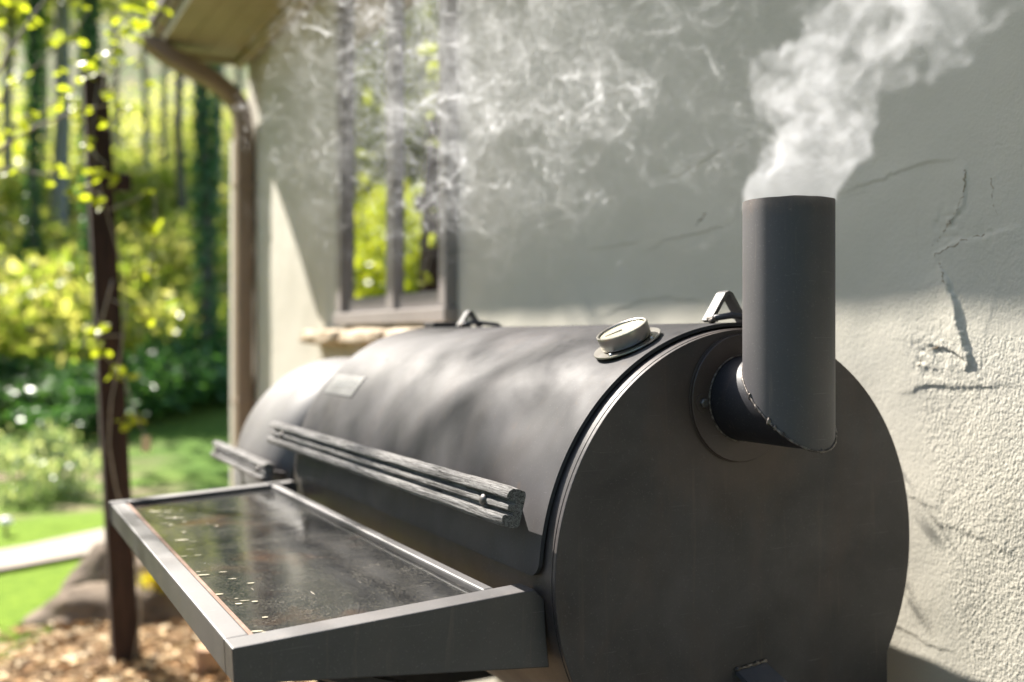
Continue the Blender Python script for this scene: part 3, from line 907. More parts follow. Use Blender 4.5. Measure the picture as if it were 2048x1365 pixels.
# brown crack lines where the trowel tore the plaster
def mat_crack():
    m = M("crack_dirt"); n = m.noise(m.pos(), 200, 4, .7)
    return m.set(color=m.mix(m.ramp(n, [(.4, 0.), (.6, 1.)]), (.16, .12, .08), (.36, .32, .25)), rough=.95, spec=.05)
CRACKM = mat_crack()
def crack(pxs, w, seed):
    pts = []
    rr = random.Random(seed)
    for (a, b) in zip(pxs[:-1], pxs[1:]):
        for k in range(9):
            t = k / 9; pts.append((a[0] + (b[0] - a[0]) * t + rr.uniform(-3, 3), a[1] + (b[1] - a[1]) * t + rr.uniform(-3, 3)))
    P3, R3 = [], []
    for i, (px, py) in enumerate(pts):
        y, z = r2w(px, py)
        iy = int(np.argmin(abs(Ys - y))); iz = int(np.argmin(abs(Zs - z)))
        P3.append((XX[iy, iz] + .0006, y, z)); R3.append(w * rr.uniform(.25, 1.0))
    v, f = tube(P3, R3, 5)
    mesh_obj("crack", v, f, CRACKM, house)
crack([(1948, 330), (1945, 380), (1932, 412), (1912, 442), (1895, 470), (1875, 490)], .0017, 1)
crack([(1882, 508), (1935, 480), (1990, 462)], .0014, 2)
crack([(1400, 445), (1412, 428), (1418, 420)], .0022, 3)
crack([(2000, 350), (2003, 400), (2012, 430)], .0013, 4)
crack([(1893, 690), (1860, 712), (1848, 735)], .0018, 5)
crack([(1907, 565), (1900, 535), (1893, 520)], .0016, 6)

# eave: soffit, fascia, gutter, rake board, roof
ZS = H + 1.44; YE = 5.26
for k in range(4):      # soffit boards
    xa = .82 + k * .107; v, f = box(xa, xa + .104, -3, YE - .03, ZS, ZS + .015); mesh_obj("soffit_board", v, f, SOFFITM, house, bevel=.002)
v, f = box(.808, .819, -3, YE, ZS - .006, ZS + .16); mesh_obj("fascia", v, f, SOFFITM, house, bevel=.003)
v, f = box(.82, XW - .0, YE - .028, YE, ZS - .03, ZS + .25); mesh_obj("rake_board", v, f, SOFFITM, house, bevel=.003)
v, f = box(1.19, XW - .012, -3, YE - .03, ZS - .045, ZS - .002); mesh_obj("frieze_board", v, f, SOFFITM, house, bevel=.004)
rv = [(.77, -3, ZS + .17), (.77, YE + .03, ZS + .17), (4.5, YE + .03, ZS + 2.0), (4.5, -3, ZS + 2.0)]
rv += [(a, b, c - .05) for a, b, c in rv]
mesh_obj("roof", rv, [(0, 3, 2, 1)[::-1], (4, 5, 6, 7)[::-1], (0, 1, 5, 4), (1, 2, 6, 5), (2, 3, 7, 6), (3, 0, 4, 7)], ROOFM, house)
gp = [(.806, ZS + .15), (.806, ZS + .05), (.798, ZS + .05), (.785, ZS + .08), (.783, ZS + .15), (.787, ZS + .15), (.789, ZS + .082), (.799, ZS + .056), (.801, ZS + .056), (.801, ZS + .15)]
v, f = prism(gp, -3, YE); mesh_obj("gutter", v, f, GUTTERM, house)
# downspout: rectangular pipe with a long elbow back to the wall
def rect_tube(pts, a, b, r=.012):
    prof = []
    for cx0, cz0, st in ((a - r, b - r, 0), (-a + r, b - r, pi / 2), (-a + r, -b + r, pi), (a - r, -b + r, 1.5 * pi)):
        for k in range(4): prof.append((cx0 + r * cos(st + k * pi / 6), cz0 + r * sin(st + k * pi / 6)))
    V, F = [], []; m = len(prof)
    P_ = [Vector(p) for p in pts]
    for i, p in enumerate(P_):
        d = (P_[min(i + 1, len(P_) - 1)] - P_[max(i - 1, 0)]).normalized()
        u = Vector((0, 1, 0)); w_ = d.cross(u).normalized()
        for (s_, t_) in prof: V.append(tuple(p + w_ * s_ + u * t_))
    for i in range(len(P_) - 1):
        for k in range(m):
            l = (k + 1) % m; F.append((i * m + k, i * m + l, (i + 1) * m + l, (i + 1) * m + k))
    F += [tuple(range(m - 1, -1, -1)), tuple((len(P_) - 1) * m + k for k in range(m))]
    return V, F
dsy = 5.08
dp = curve_pts([(.755, dsy, ZS + .005), (.765, dsy, ZS - .02), (.85, dsy, ZS - .075), (1.05, dsy, ZS - .165), (1.165, dsy, ZS - .26), (1.195, dsy, ZS - .36), (1.198, dsy, ZS - .5)], 5)
ds = empty_part = bpy.data.objects.new("downspout", None); link(ds, house); ds.location = (0, 0, 0)
v, f = rect_tube(dp + [Vector((1.198, dsy, .25)), Vector((1.198, dsy, .0))], .040, .058)
mesh_obj("pipe", v, f, GUTTERM, ds, smooth=True, angle=.9)
for zz in (H - .35, H + .75):
    v, f = box(1.155, XW - .004, dsy - .062, dsy + .062, zz, zz + .03); mesh_obj("strap", v, f, GUTTERM, ds, bevel=.002)

# window: frame, mullion, sashes, two panes
win = bpy.data.objects.new("window", None); link(win, house); win.location = (0, 3.15 - 2.0, H + .1)
def wb(name, x0, x1, y0, y1, z0, z1, mat=FRAMEM, bev=.004):
    v, f = box(x0, x1, y0, y1, z0, z1); return mesh_obj(name, v, f, mat, win, bevel=bev)
zb, zt = WZ0, WZ1
wb("jamb", 1.212, 1.30, 2.655, 2.708, zb + .042, zt - .06); wb("jamb", 1.212, 1.30, 3.60, 3.665, zb + .042, zt - .06)
wb("mullion", 1.220, 1.30, 3.085, 3.158, zb + .042, zt - .06)
wb("head", 1.203, 1.31, 2.655, 3.665, zt - .058, zt + .02)
wb("sill", 1.203, 1.31, 2.645, 3.675, zb - .005, zb + .04)
for (a, b) in ((2.710, 3.083), (3.160, 3.583)):
    wb("sash", 1.232, 1.29, a, a + .018, zb + .095, zt - .115)
    wb("sash", 1.232, 1.29, b - .018, b, zb + .095, zt - .115)
    wb("sash", 1.233, 1.29, a, b, zb + .042, zb + .093)
    wb("sash", 1.233, 1.29, a, b, zt - .113, zt - .060)
    wb("pane", 1.240, 1.246, a + .020, b - .020, zb + .095, zt - .115, GLASSM, 0)
v, f = box(1.32, 1.34, 2.6, 3.72, zb - .05, zt + .05); mesh_obj("room_dark_sheet", v, f, mat_simple("dark_room", (.02, .02, .02), (.03, .03, .03), 4), win)  # dark sheet standing in for the unlit room behind the panes

# rough stone ledge under the window
ledge = bpy.data.objects.new("stone_ledge", None); link(ledge, house); ledge.location = (0, 0, 0)
yy = 2.55; k = 0
while yy < 3.9:
    L = random.uniform(.42, .60)
    o = rock("stone", (1.215, yy + L / 2, H - .005 + random.uniform(-.008, .008)), (.066, L / 2 * .92, .030), 11 + k, STONEM, 0, 4, .13, None, .45)
    o.parent = ledge; o.location = Vector((1.215, yy + L / 2, H - .005)) - world_loc(ledge)
    yy += L; k += 1

house.location = (XW + .02, 2.03, 0)

# ------------------------------------------------------------------ smoker
CX, CZ, R = .895, H - .289, .299
sm = empty("barrel_smoker", (CX, 1.5, 0), "black steel barrel smoker with folding front shelf and short chimney", "smoker")
def cylpt(r, ang, y):                       # ang measured up from the side facing away from the wall
    return (CX - r * cos(ang), y, CZ + r * sin(ang))
# shell: thick cylinder
Y0, Y1 = 1.0, 2.05
def shell(r_out, r_in, a0, a1, y0, y1, nt, ny, corner=0.0):
    """curved sheet with rounded lower corners"""
    V, F = [], []
    for side, r in ((0, r_out), (1, r_in)):
        for i in range(nt + 1):
            t = i / nt
            a = a0 + (a1 - a0) * t ** (1.6 if corner else 1)
            s = (a - a0) * r
            c = 0.0
            if corner and s < corner: c = corner - sqrt(max(0, corner ** 2 - (corner - s) ** 2))
            for j in range(ny + 1):
                y = (y0 + c) + (y1 - y0 - 2 * c) * j / ny
                V.append(cylpt(r, a, y))
    o = (nt + 1) * (ny + 1); w_ = ny + 1
    for i in range(nt):
        for j in range(ny):
            q = (i * w_ + j, i * w_ + j + 1, (i + 1) * w_ + j + 1, (i + 1) * w_ + j)
            F.append(q[::-1]); F.append(tuple(o + k for k in q))
    for i in range(nt):
        for j in (0, ny):
            q = (i * w_ + j, (i + 1) * w_ + j, o + (i + 1) * w_ + j, o + i * w_ + j)
            F.append(q if j else q[::-1])
    for j in range(ny):
        for i in (0, nt):
            q = (i * w_ + j, i * w_ + j + 1, o + i * w_ + j + 1, o + i * w_ + j)
            F.append(q if i == 0 else q[::-1])
    return V, F
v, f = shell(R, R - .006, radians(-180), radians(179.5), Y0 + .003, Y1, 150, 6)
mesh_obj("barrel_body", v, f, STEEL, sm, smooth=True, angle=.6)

# end plate carried down into the stand panel
def plate(y0, y1):
    pts = []
    a_lo = math.asin(-.160 / R)
    for k in range(121):
        a = a_lo + (pi - 2 * a_lo) * k / 120
        pts.append((CX - (R - .0006) * cos(a), CZ + (R - .0006) * sin(a)))
    xr, xl = pts[-1][0], pts[0][0]
    pts += [(xr, CZ - .50), (xl, CZ - .50)]
    return prism(pts, y0, y1)
v, f = plate(Y0 - .004, Y0 + .003)
mesh_obj("end_plate", v, f, STEEL, sm, bevel=.0009)
v, f = plate(Y1, Y1 + .006); mesh_obj("end_plate", v, f, STEEL, sm)
for x in (.68, 1.11):
    for y in (1.02, 2.02):
        v, f = box(x - .02, x + .02, y - .015, y + .03, 0, CZ - .30); mesh_obj("leg", v, f, STEEL, sm, bevel=.003)
v, f = box(.66, 1.13, 1.03, 2.03, .28, .30); mesh_obj("lower_shelf", v, f, RAIL, sm, bevel=.003)

# lid
lid = bpy.data.objects.new("lid", None); link(lid, sm); lid.location = (0, 0, CZ)
LY0, LY1, RL = 1.020, 2.020, .3065
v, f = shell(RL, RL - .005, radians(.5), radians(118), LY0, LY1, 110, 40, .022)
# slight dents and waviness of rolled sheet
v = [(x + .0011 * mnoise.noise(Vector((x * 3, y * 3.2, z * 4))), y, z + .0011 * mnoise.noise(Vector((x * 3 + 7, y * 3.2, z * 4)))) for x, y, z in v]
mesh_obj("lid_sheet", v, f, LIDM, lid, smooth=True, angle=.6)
# triangular hinge loops behind the lid's crest
for hy in (1.055, 1.83):
    zt0 = CZ + RL + .002
    hs = .88 if hy < 1.5 else .66
    base = [(.870, hy, zt0), (.870 + .029 * hs, hy, zt0 + .042 * hs), (.870 + .034 * hs, hy, zt0 + .044 * hs), (.870 + .039 * hs, hy, zt0 + .042 * hs), (.870 + .072 * hs, hy, zt0 - .004)]
    V, F = [], []
    for i, p in enumerate(base):
        a = Vector(base[max(0, i - 1)]); b = Vector(base[min(len(base) - 1, i + 1)]); d = (b - a).normalized()
        nrm = Vector((-d.z, 0, d.x)) * .0028
        for dy in (-.009, .009):
            for s_ in (-1, 1): V.append((p[0] + nrm.x * s_, p[1] + dy, p[2] + nrm.z * s_))
    for i in range(len(base) - 1):
        k = i * 4; l = k + 4
        for a, b in ((0, 1), (1, 3), (3, 2), (2, 0)): F.append((k + a, k + b, l + b, l + a))
    F += [(0, 2, 3, 1), (len(V) - 4, len(V) - 3, len(V) - 1, len(V) - 2)]
    mesh_obj("hinge_loop", V, F, RAIL, lid)
    v, f = tube([(.872, hy - .012, zt0 + .004), (.90, hy - .014, zt0 + .008), (.95, hy - .014, zt0 + .003), (.975, hy - .012, zt0 - .012)], [.004, .0045, .0045, .004], 8)
    mesh_obj("hinge_rod", v, f, BLUEST, lid, smooth=True)
    v, f = rock_v = ([], [])
    o = rock("weld_blob", (.872, hy - .008, zt0 + .002), (.006, .008, .005), hy * 9, WELD, 0, 3, .5)
    o.parent = lid; o.location = Vector((.872, hy - .008, zt0 + .002)) - world_loc(lid)
v, f = box(.87, .96, 1.955, 2.01, CZ + RL - .002, CZ + RL + .012); mesh_obj("hinge_plate", v, f, STEEL, lid, bevel=.002)

# badge with pale raised marks
def patch(a0, a1, y0, y1, r, mat, parent, name, th=.0015):
    V, F = shell(r + th, r, a0, a1, y0, y1, 6, 4); return mesh_obj(name, V, F, mat, parent, smooth=True, angle=.6)
BADGE = mat_simple("grey_badge", (.075, .075, .078), (.10, .10, .102), 20, .45, .03, .001, spec=.5)
bd = patch(radians(34.0), radians(43.0), 1.825, 1.995, RL + .0003, BADGE, lid, "badge")
for k in range(5):
    yk = 1.85 + k * .024
    a = radians(37.5)
    patch(a, a + radians(3.0), yk, yk + .015, RL + .0019, PRINTM, bd, "raised_letter", .0008)

# thermometer on the lid
th_a = radians(64.5); ty = 1.087
axis = Vector((-cos(th_a), 0, sin(th_a)))
tc = Vector(cylpt(RL + .0015, th_a, ty))
th = bpy.data.objects.new("thermometer", None); link(th, lid); th.location = tc - world_loc(lid)
v, f = lathe([(.0, .0), (.0465, .0), (.047, .0012), (.0465, .0024), (.0, .0024)], tc, axis, 64); mesh_obj("mounting_ring", v, f, CHROME, th, smooth=True, angle=.7)
v, f = lathe([(.030, .0024), (.0335, .0035), (.0348, .006), (.0352, .019), (.0356, .0210), (.0350, .0227), (.0325, .0230), (.0312, .0220), (.0310, .0207)], tc, axis, 64)
mesh_obj("bezel", v, f, CHROME, th, smooth=True, angle=.9)
v, f = lathe([(.0, .0203), (.0311, .0203)], tc, axis, 64); mesh_obj("dial", v, f, DIALM, th, smooth=True)
for k in range(4):
    a = radians(20 + 90 * k); u_, w_, d_ = frame_for(axis)
    c = tc + (u_ * cos(a) + w_ * sin(a)) * .0405 + axis * .0024
    v, f = lathe([(.0, .0028), (.0022, .0024), (.0034, .001), (.0036, 0)], c, axis, 12); mesh_obj("screw", v, f, CHROME, th, smooth=True)
u_, w_, d_ = frame_for(axis)
nb = tc + axis * .0208; e = nb + (u_ * .5 + w_ * .86) * .024
v, f = tube([nb, e], [.0012, .0004], 6); mesh_obj("needle", v, f, DARKBOLT, th)

# wooden handles: deck baluster profile, bolted on straps
def handle(parent, ang, rc, y0, y1, ycb, cz=CZ, cx=CX, wid=.046, rl=RL, name="handle", curve=0):
    e = Vector((-cos(ang), 0, sin(ang))); t = Vector((sin(ang), 0, cos(ang)))     # outward, up
    c0 = Vector((cx, 0, cz)) + e * rc
    k = wid / .046
    prof = [(-.0125, .018), (-.010, .022), (.000, .0235), (.0075, .0225), (.0120, .0185), (.0135, .0135), (.0128, .0108), (.0105, .0094), (.0000, .0088), (-.0002, .0045),
            (.0065, .0038), (.0085, .0026), (.0090, .0), (.0085, -.0026), (.0065, -.0038), (-.0002, -.0045), (.0000, -.0088), (.0105, -.0094), (.0128, -.0108), (.0135, -.0135),
            (.0120, -.0185), (.0075, -.0225), (.0, -.0235), (-.010, -.022), (-.0125, -.018)]
    h = bpy.data.objects.new(name, None); link(h, parent); h.location = Vector((c0.x, y0, c0.z)) - world_loc(parent)
    ny = 70; V, F = [], []; m = len(prof)
    for j in range(ny + 1):
        y = y0 + (y1 - y0) * j / ny
        for q, (a, b) in enumerate(prof):
            jit = .0007 * mnoise.noise(Vector((y * 14, q * 1.9, 1))) + .0005 * mnoise.noise(Vector((y * 60, q * 3.3, 5)))
            p = c0 + e * (a * k + jit) + t * (b * k + jit)
            yj = y
            if j in (0, ny): p = c0 + e * a * k * .93 + t * b * k * .95
            V.append((p.x, yj + (.0015 if j == 1 else 0), p.z))
    for j in range(ny):
        for q in range(m):
            l = (q + 1) % m; F.append((j * m + q, j * m + l, (j + 1) * m + l, (j + 1) * m + q))
    F += [tuple(range(m - 1, -1, -1)), tuple(ny * m + q for q in range(m))]
    mesh_obj("wooden_grip", V, F, WOODG, h, smooth=True, angle=.5)
    for yb in ycb:
        q = c0 + e * .0093; q.y = yb
        v, f = lathe([(.0, .0045), (.0035, .004), (.0062, .0024), (.0074, .0), (.0072, -.001)], q, e, 20)
        mesh_obj("bolt", v, f, DARKBOLT, h, smooth=True)
        a_ = c0 - e * .011; b_ = Vector((cx, 0, cz)) + e * (rl - .001)
        V = []
        for pnt in (a_, b_):
            for dy in (-.012, .012):
                for s_ in (-.002, .002): V.append(tuple(pnt + t * s_ + Vector((0, yb + dy, 0))))
        F = [(0, 1, 3, 2), (4, 6, 7, 5), (0, 2, 6, 4), (1, 5, 7, 3), (0, 4, 5, 1), (2, 3, 7, 6)]
        mesh_obj("strap", V, F, STEEL, h)
    return h
handle(lid, radians(14.5), .345, 1.030, 2.085, (1.092, 1.99), wid=.0475)

# firebox barrel beyond the main barrel
FCX, FCZ, FR = .885, H - .350, .285
fb = bpy.data.objects.new("firebox", None); link(fb, sm); fb.location = (0, .7, FCZ)
def fcyl(r, a0, a1, y0, y1, nt):
    V, F = [], []
    for yv in (y0, y1):
        for i in range(nt + 1):
            a = a0 + (a1 - a0) * i / nt; V.append((FCX - r * cos(a), yv, FCZ + r * sin(a)))
    for i in range(nt): F.append((i, i + 1, nt + 2 + i, nt + 1 + i))
    return V, F
FBM = mat_steel("firebox_steel", (.085, .082, .082), (.13, .127, .127), .5, .65, .1, 0., .25)
v, f = fcyl(FR, 0, 2 * pi, 2.058, 2.60, 96); v2 = v
F2 = f + [tuple(range(96, -1, -1)), tuple(range(97, 194))]
mesh_obj("firebox_shell", v, F2, STEEL, fb, smooth=True, angle=.6)
v, f = fcyl(FR + .005, radians(-8), radians(112), 2.085, 2.585, 60)
o = mesh_obj("firebox_lid", v, f, FBM, fb, smooth=True); s_ = o.modifiers.new("thickness", 'SOLIDIFY'); s_.thickness = .004; s_.offset = 0
handle(fb, radians(10.5), .340, 2.09, 2.60, (2.14, 2.55), FCZ, FCX, .042, FR + .005, name="firebox_handle")

# chimney: flange, short elbow, mitred upright
chim = bpy.data.objects.new("chimney", None); link(chim, sm); chim.location = (0, -.59, H - .08)
AX, AY, AZ, PR = .875, .909, H - .0804, .0545
TOPZ = H + .163
SEG = 96
def up_pipe(r, inner=False):
    V, F = [], []
    rows = 16
    for j in range(rows + 1):
        for k in range(SEG):
            a = 2 * pi * k / SEG
            x, y = AX + r * cos(a), AY + r * sin(a)
            zb_ = AZ + (y - AY) + .0012 * mnoise.noise(Vector((a * 6, 0, 0)))
            V.append((x, y, zb_ + (TOPZ + .0011 * mnoise.noise(Vector((cos(a) * 2, sin(a) * 2, 4))) - zb_) * j / rows))
    for j in range(rows):
        for k in range(SEG):
            l = (k + 1) % SEG; q = (j * SEG + k, j * SEG + l, (j + 1) * SEG + l, (j + 1) * SEG + k)
            F.append(q[::-1] if inner else q)
    return V, F
vo, fo = up_pipe(PR); vi, fi = up_pipe(PR - .0032, True)
nn = len(vo); V = vo + vi; F = fo + [tuple(i + nn for i in q) for q in fi]
for k in range(SEG):
    l = (k + 1) % SEG; b = 16 * SEG
    F.append((b + k, b + l, nn + b + l, nn + b + k)); F.append((k, nn + k, nn + l, l))
mesh_obj("upright_pipe", V, F, STACKM, chim, smooth=True, angle=.7)
V, F = [], []
for j, yend in enumerate((None, Y0 - .004)):
    for k in range(SEG):
        a = 2 * pi * k / SEG; x, z = AX + PR * cos(a), AZ + PR * sin(a)
        V.append((x, AY + (z - AZ) if yend is None else yend, z))
for k in range(SEG):
    l = (k + 1) % SEG; F.append((k, SEG + k, SEG + l, l))
mesh_obj("elbow_pipe", V, F, ELBOWM, chim, smooth=True)
ring = []; rad = []
for k in range(150):
    a = 2 * pi * k / 150; r_ = PR + .0004
    ring.append((AX + r_ * cos(a), AY + r_ * sin(a), AZ + r_ * sin(a)))
    rad.append(.0014 + .0009 * abs(mnoise.noise(Vector((k * .45, 0, 2)))) + (.0006 if k % 7 == 0 else 0))
v, f = tube(ring, rad, 8, closed=True); mesh_obj("weld_bead", v, f, WELD, chim, smooth=True)
for (ang, sz) in ((-158, .0030), (-150, .0022), (172, .0026), (-140, .002), (-90, .002), (-20, .0035), (-8, .0025)):
    a = radians(ang); c = (AX + PR * cos(a), AY + PR * sin(a), AZ + PR * sin(a))
    o = rock("weld_blob", c, (sz, sz, sz * 1.6), ang, WELD, 0, 2, .5); o.parent = chim; o.location = Vector(c) - world_loc(chim)
v, f = lathe([(.0, 0), (.0815, 0), (.082, .001), (.082, .0045), (.0812, .0055), (.0, .0055)], (AX, Y0 - .0045, AZ), (0, -1, 0), 96)
mesh_obj("flange", v, f, STEEL, chim, smooth=True, angle=.6)
ring = [(AX + .0825 * cos(2 * pi * k / 90), Y0 - .0052, AZ + .0825 * sin(2 * pi * k / 90)) for k in range(90)]
v, f = tube(ring, [.0008 + .0006 * abs(mnoise.noise(Vector((k * .6, 3, 2)))) for k in range(90)], 6, closed=True)
mesh_obj("flange_seam", v, f, STEEL, chim, smooth=True)
ring = [(AX + (PR + .001) * cos(2 * pi * k / 90), Y0 - .0105, AZ + (PR + .001) * sin(2 * pi * k / 90)) for k in range(90)]
v, f = tube(ring, [.0012 + .0009 * abs(mnoise.noise(Vector((k * .6, 7, 2)))) for k in range(90)], 6, closed=True)
mesh_obj("elbow_weld", v, f, WELD, chim, smooth=True)
for bx_ in (-.066, .066):
    bc = (AX + bx_, Y0 - .010, AZ - .004)
    v, f = lathe([(0, .001), (.011, .001), (.0112, 0)], bc, (0, -1, 0), 28); mesh_obj("washer", v, f, STEEL, chim, smooth=True, angle=.6)
    v, f = lathe([(0, .0065), (.0052, .0062), (.0062, .005), (.0062, .001)], bc, (0, -1, 0), 6); mesh_obj("hex_bolt", v, f, DARKBOLT, chim, bevel=.0004)

# small welded lug low on the end plate
lg = bpy.data.objects.new("plate_lug", None); link(lg, sm); lg.location = (0, -.5, CZ - .15)
V = [(.868, .996, H - .4305), (.917, .996, H - .4265), (.925, .935, H - .455), (.872, .935, H - .459),
     (.868, .996, H - .4375), (.917, .996, H - .4335), (.925, .935, H - .462), (.872, .935, H - .466)]
mesh_obj("lug", V, [(0, 1, 2, 3)[::-1], (4, 5, 6, 7), (0, 1, 5, 4), (1, 2, 6, 5), (2, 3, 7, 6), (3, 0, 4, 7)], BLUEST, lg)
v, f = tube([(.866 + .0052 * k, .9945, H - .430 + .0004 * k + .0006 * sin(k * 3)) for k in range(11)], [.0022 + .0008 * sin(k * 2.1) for k in range(11)], 7)
mesh_obj("weld_bead", v, f, WELD, lg, smooth=True)

# folding shelf
sh = bpy.data.objects.new("front_shelf", None); link(sh, sm); sh.location = (-.5, 0, H - .32)
XF, XB = .232, .604
def zt_(x): return H - .315 + (x - XF) * .048
# near end rail: channel that deepens towards the barrel
def end_rail(y0, y1, deep):
    xb = XB - .008
    # outline in XZ; the barrel end follows the shell
    prof = [(XF, zt_(XF)), (.583, zt_(.583))]
    if deep:
        prof += [(.597, H - .312), (.5975, H - .33), (.5995, H - .36), (.6035, H - .393), (XF + .002, H - .3525)]
    else:
        prof += [(.589, zt_(.589) - .004), (.589, H - .336), (XF + .002, H - .3525)]
    return prism(prof[::-1], y0, y1)
v, f = end_rail(1.020, 1.056, True); mesh_obj("end_rail", v, f, RAIL, sh, bevel=.0016)
v, f = end_rail(2.005, 2.040, False); mesh_obj("end_rail", v, f, RAIL, sh, bevel=.0016)
V = []
for y in (1.0565, 2.0045):
    for x, z in ((XF, H - .315), (XF + .026, H - .3138), (XF + .026, H - .3535), (XF + .002, H - .3535)): V.append((x, y, z))
mesh_obj("front_rail", V, [(0, 1, 2, 3)[::-1], (4, 5, 6, 7)[::-1], (0, 4, 5, 1)[::-1], (1, 5, 6, 2)[::-1], (2, 6, 7, 3)[::-1], (3, 7, 4, 0)[::-1]], RAIL, sh, bevel=.002)
V = []
for y in (1.0565, 2.0045):
    for x, z in ((.533, zt_(.533)), (.549, zt_(.549)), (.549, H - .335), (.533, H - .335)): V.append((x, y, z))
mesh_obj("rear_rail", V, [(0, 1, 2, 3)[::-1], (4, 5, 6, 7)[::-1], (0, 4, 5, 1)[::-1], (1, 5, 6, 2)[::-1], (2, 6, 7, 3)[::-1], (3, 7, 4, 0)[::-1]], RAIL, sh, bevel=.003)
# tray sheet lying a little below the rails
nx, ny = 40, 60; V, F = [], []
for j in range(ny + 1):
    for i in range(nx + 1):
        x = XF + .0275 + (.532 - XF - .0275) * i / nx; y = 1.057 + (2.004 - 1.057) * j / ny
        V.append((x, y, zt_(x) - .0075 + .0010 * mnoise.noise(Vector((x * 7, y * 6, 0)))))
for j in range(ny):
    for i in range(nx): q = j * (nx + 1) + i; F.append((q, q + 1, q + nx + 2, q + nx + 1))
tray = mesh_obj("tray_sheet", V, F, TRAYM, sh, smooth=True); s_ = tray.modifiers.new("thickness", 'SOLIDIFY'); s_.thickness = .002; s_.offset = -1
# dried water marks along the tray's front edge
STAINM = mat_simple("dried_drip", (.42, .38, .26), (.62, .57, .42), 60, .6, .1, .001)
rr = random.Random(5)
for k in range(34):
    y = rr.uniform(1.07, 1.95); x = XF + .036 + abs(rr.gauss(0, .028)) + .02 * (y > 1.5)
    a_, b_ = rr.uniform(.0012, .0045) * (1.6 if y > 1.35 else 1.0), rr.uniform(.002, .006)
    z = zt_(x) - .0060
    ang0 = .45
    V = [(x, y, z)] + [(x + a_ * 1.7 * cos(t) * cos(ang0) + b_ * sin(t) * sin(ang0) * .3, y - a_ * cos(t) * sin(ang0) + b_ * .35 * sin(t), z) for t in np.linspace(0, 2 * pi, 12, endpoint=False)]
    mesh_obj("dried_drip", V, [(0, 1 + i, 1 + (i + 1) % 12) for i in range(12)], STAINM, tray)
# folded seam strip of the tray by the near corner
v, f = box(XF + .0275, XF + .0325, 1.057, 2.004, H - .3185, H - .3165); mesh_obj("tray_lip", v, f, mat_simple("rusty_edge", (.14, .07, .04), (.24, .15, .11), 30, .6), sh)
# diagonal stay under the shelf
for y in (1.04, 2.02):
    v, f = tube([(.30, y, H - .35), (.62, y, H - .46)], .008, 8); mesh_obj("stay_rod", v, f, STEEL, sh)

# ------------------------------------------------------------------ smoke
def curl_field(N, seed, kmin, kmax, slope):
    r = np.random.default_rng(seed)
    k = np.fft.fftfreq(N) * N
    KX, KY, KZ = np.meshgrid(k, k, k, indexing='ij')
    K = np.sqrt(KX ** 2 + KY ** 2 + KZ ** 2); K[0, 0, 0] = 1
    amp = np.where((K >= kmin) & (K <= kmax), K ** slope, 0)
    A = [np.fft.fftn(r.normal(size=(N, N, N))) * amp for _ in range(3)]
    u = np.fft.ifftn(1j * (KY * A[2] - KZ * A[1])).real
    v = np.fft.ifftn(1j * (KZ * A[0] - KX * A[2])).real
    w = np.fft.ifftn(1j * (KX * A[1] - KY * A[0])).real
    U = np.stack([u, v, w], -1); U /= U.std()
    return U.astype(np.float32).reshape(-1, 3)
NF = 96
FIELD = curl_field(NF, 11, 2, 20, -3.3)
def vel(p, L):
    q = p * (NF / L)
    i0 = np.floor(q).astype(np.int32); fr = (q - i0).astype(np.float32)
    out = 0
    i0 %= NF; i1 = (i0 + 1) % NF
    for a in (0, 1):
        ia = (i1 if a else i0)[:, 0] * (NF * NF); wa = fr[:, 0] if a else 1 - fr[:, 0]
        for b in (0, 1):
            ib = ia + (i1 if b else i0)[:, 1] * NF; wb_ = wa * (fr[:, 1] if b else 1 - fr[:, 1])
            for c in (0, 1):
                w_ = wb_ * (fr[:, 2] if c else 1 - fr[:, 2])
                out = out + FIELD[ib + (i1 if c else i0)[:, 2]] * w_[:, None]
    return out

def splat(P_, W, lo, hi, h, passes=1):
    n = np.ceil((hi - lo) / h).astype(int) + 1
    G = np.zeros(n, np.float32).ravel()
    q = (P_ - lo) / h
    ok = np.all((q > 1) & (q < n - 3), axis=1); q = q[ok]; W = W[ok]
    i0 = q.astype(np.int64); fr = (q - i0).astype(np.float32)
    for a in (0, 1):
        for b in (0, 1):
            for c in (0, 1):
                w_ = W * (fr[:, 0] if a else 1 - fr[:, 0]) * (fr[:, 1] if b else 1 - fr[:, 1]) * (fr[:, 2] if c else 1 - fr[:, 2])
                ix = ((i0[:, 0] + a) * n[1] + i0[:, 1] + b) * n[2] + i0[:, 2] + c
                G += np.bincount(ix, w_, minlength=G.size).astype(np.float32)
    G = G.reshape(n)
    for _ in range(passes):
        for ax in range(3): G = .25 * np.roll(G, 1, ax) + .5 * G + .25 * np.roll(G, -1, ax)
    return G

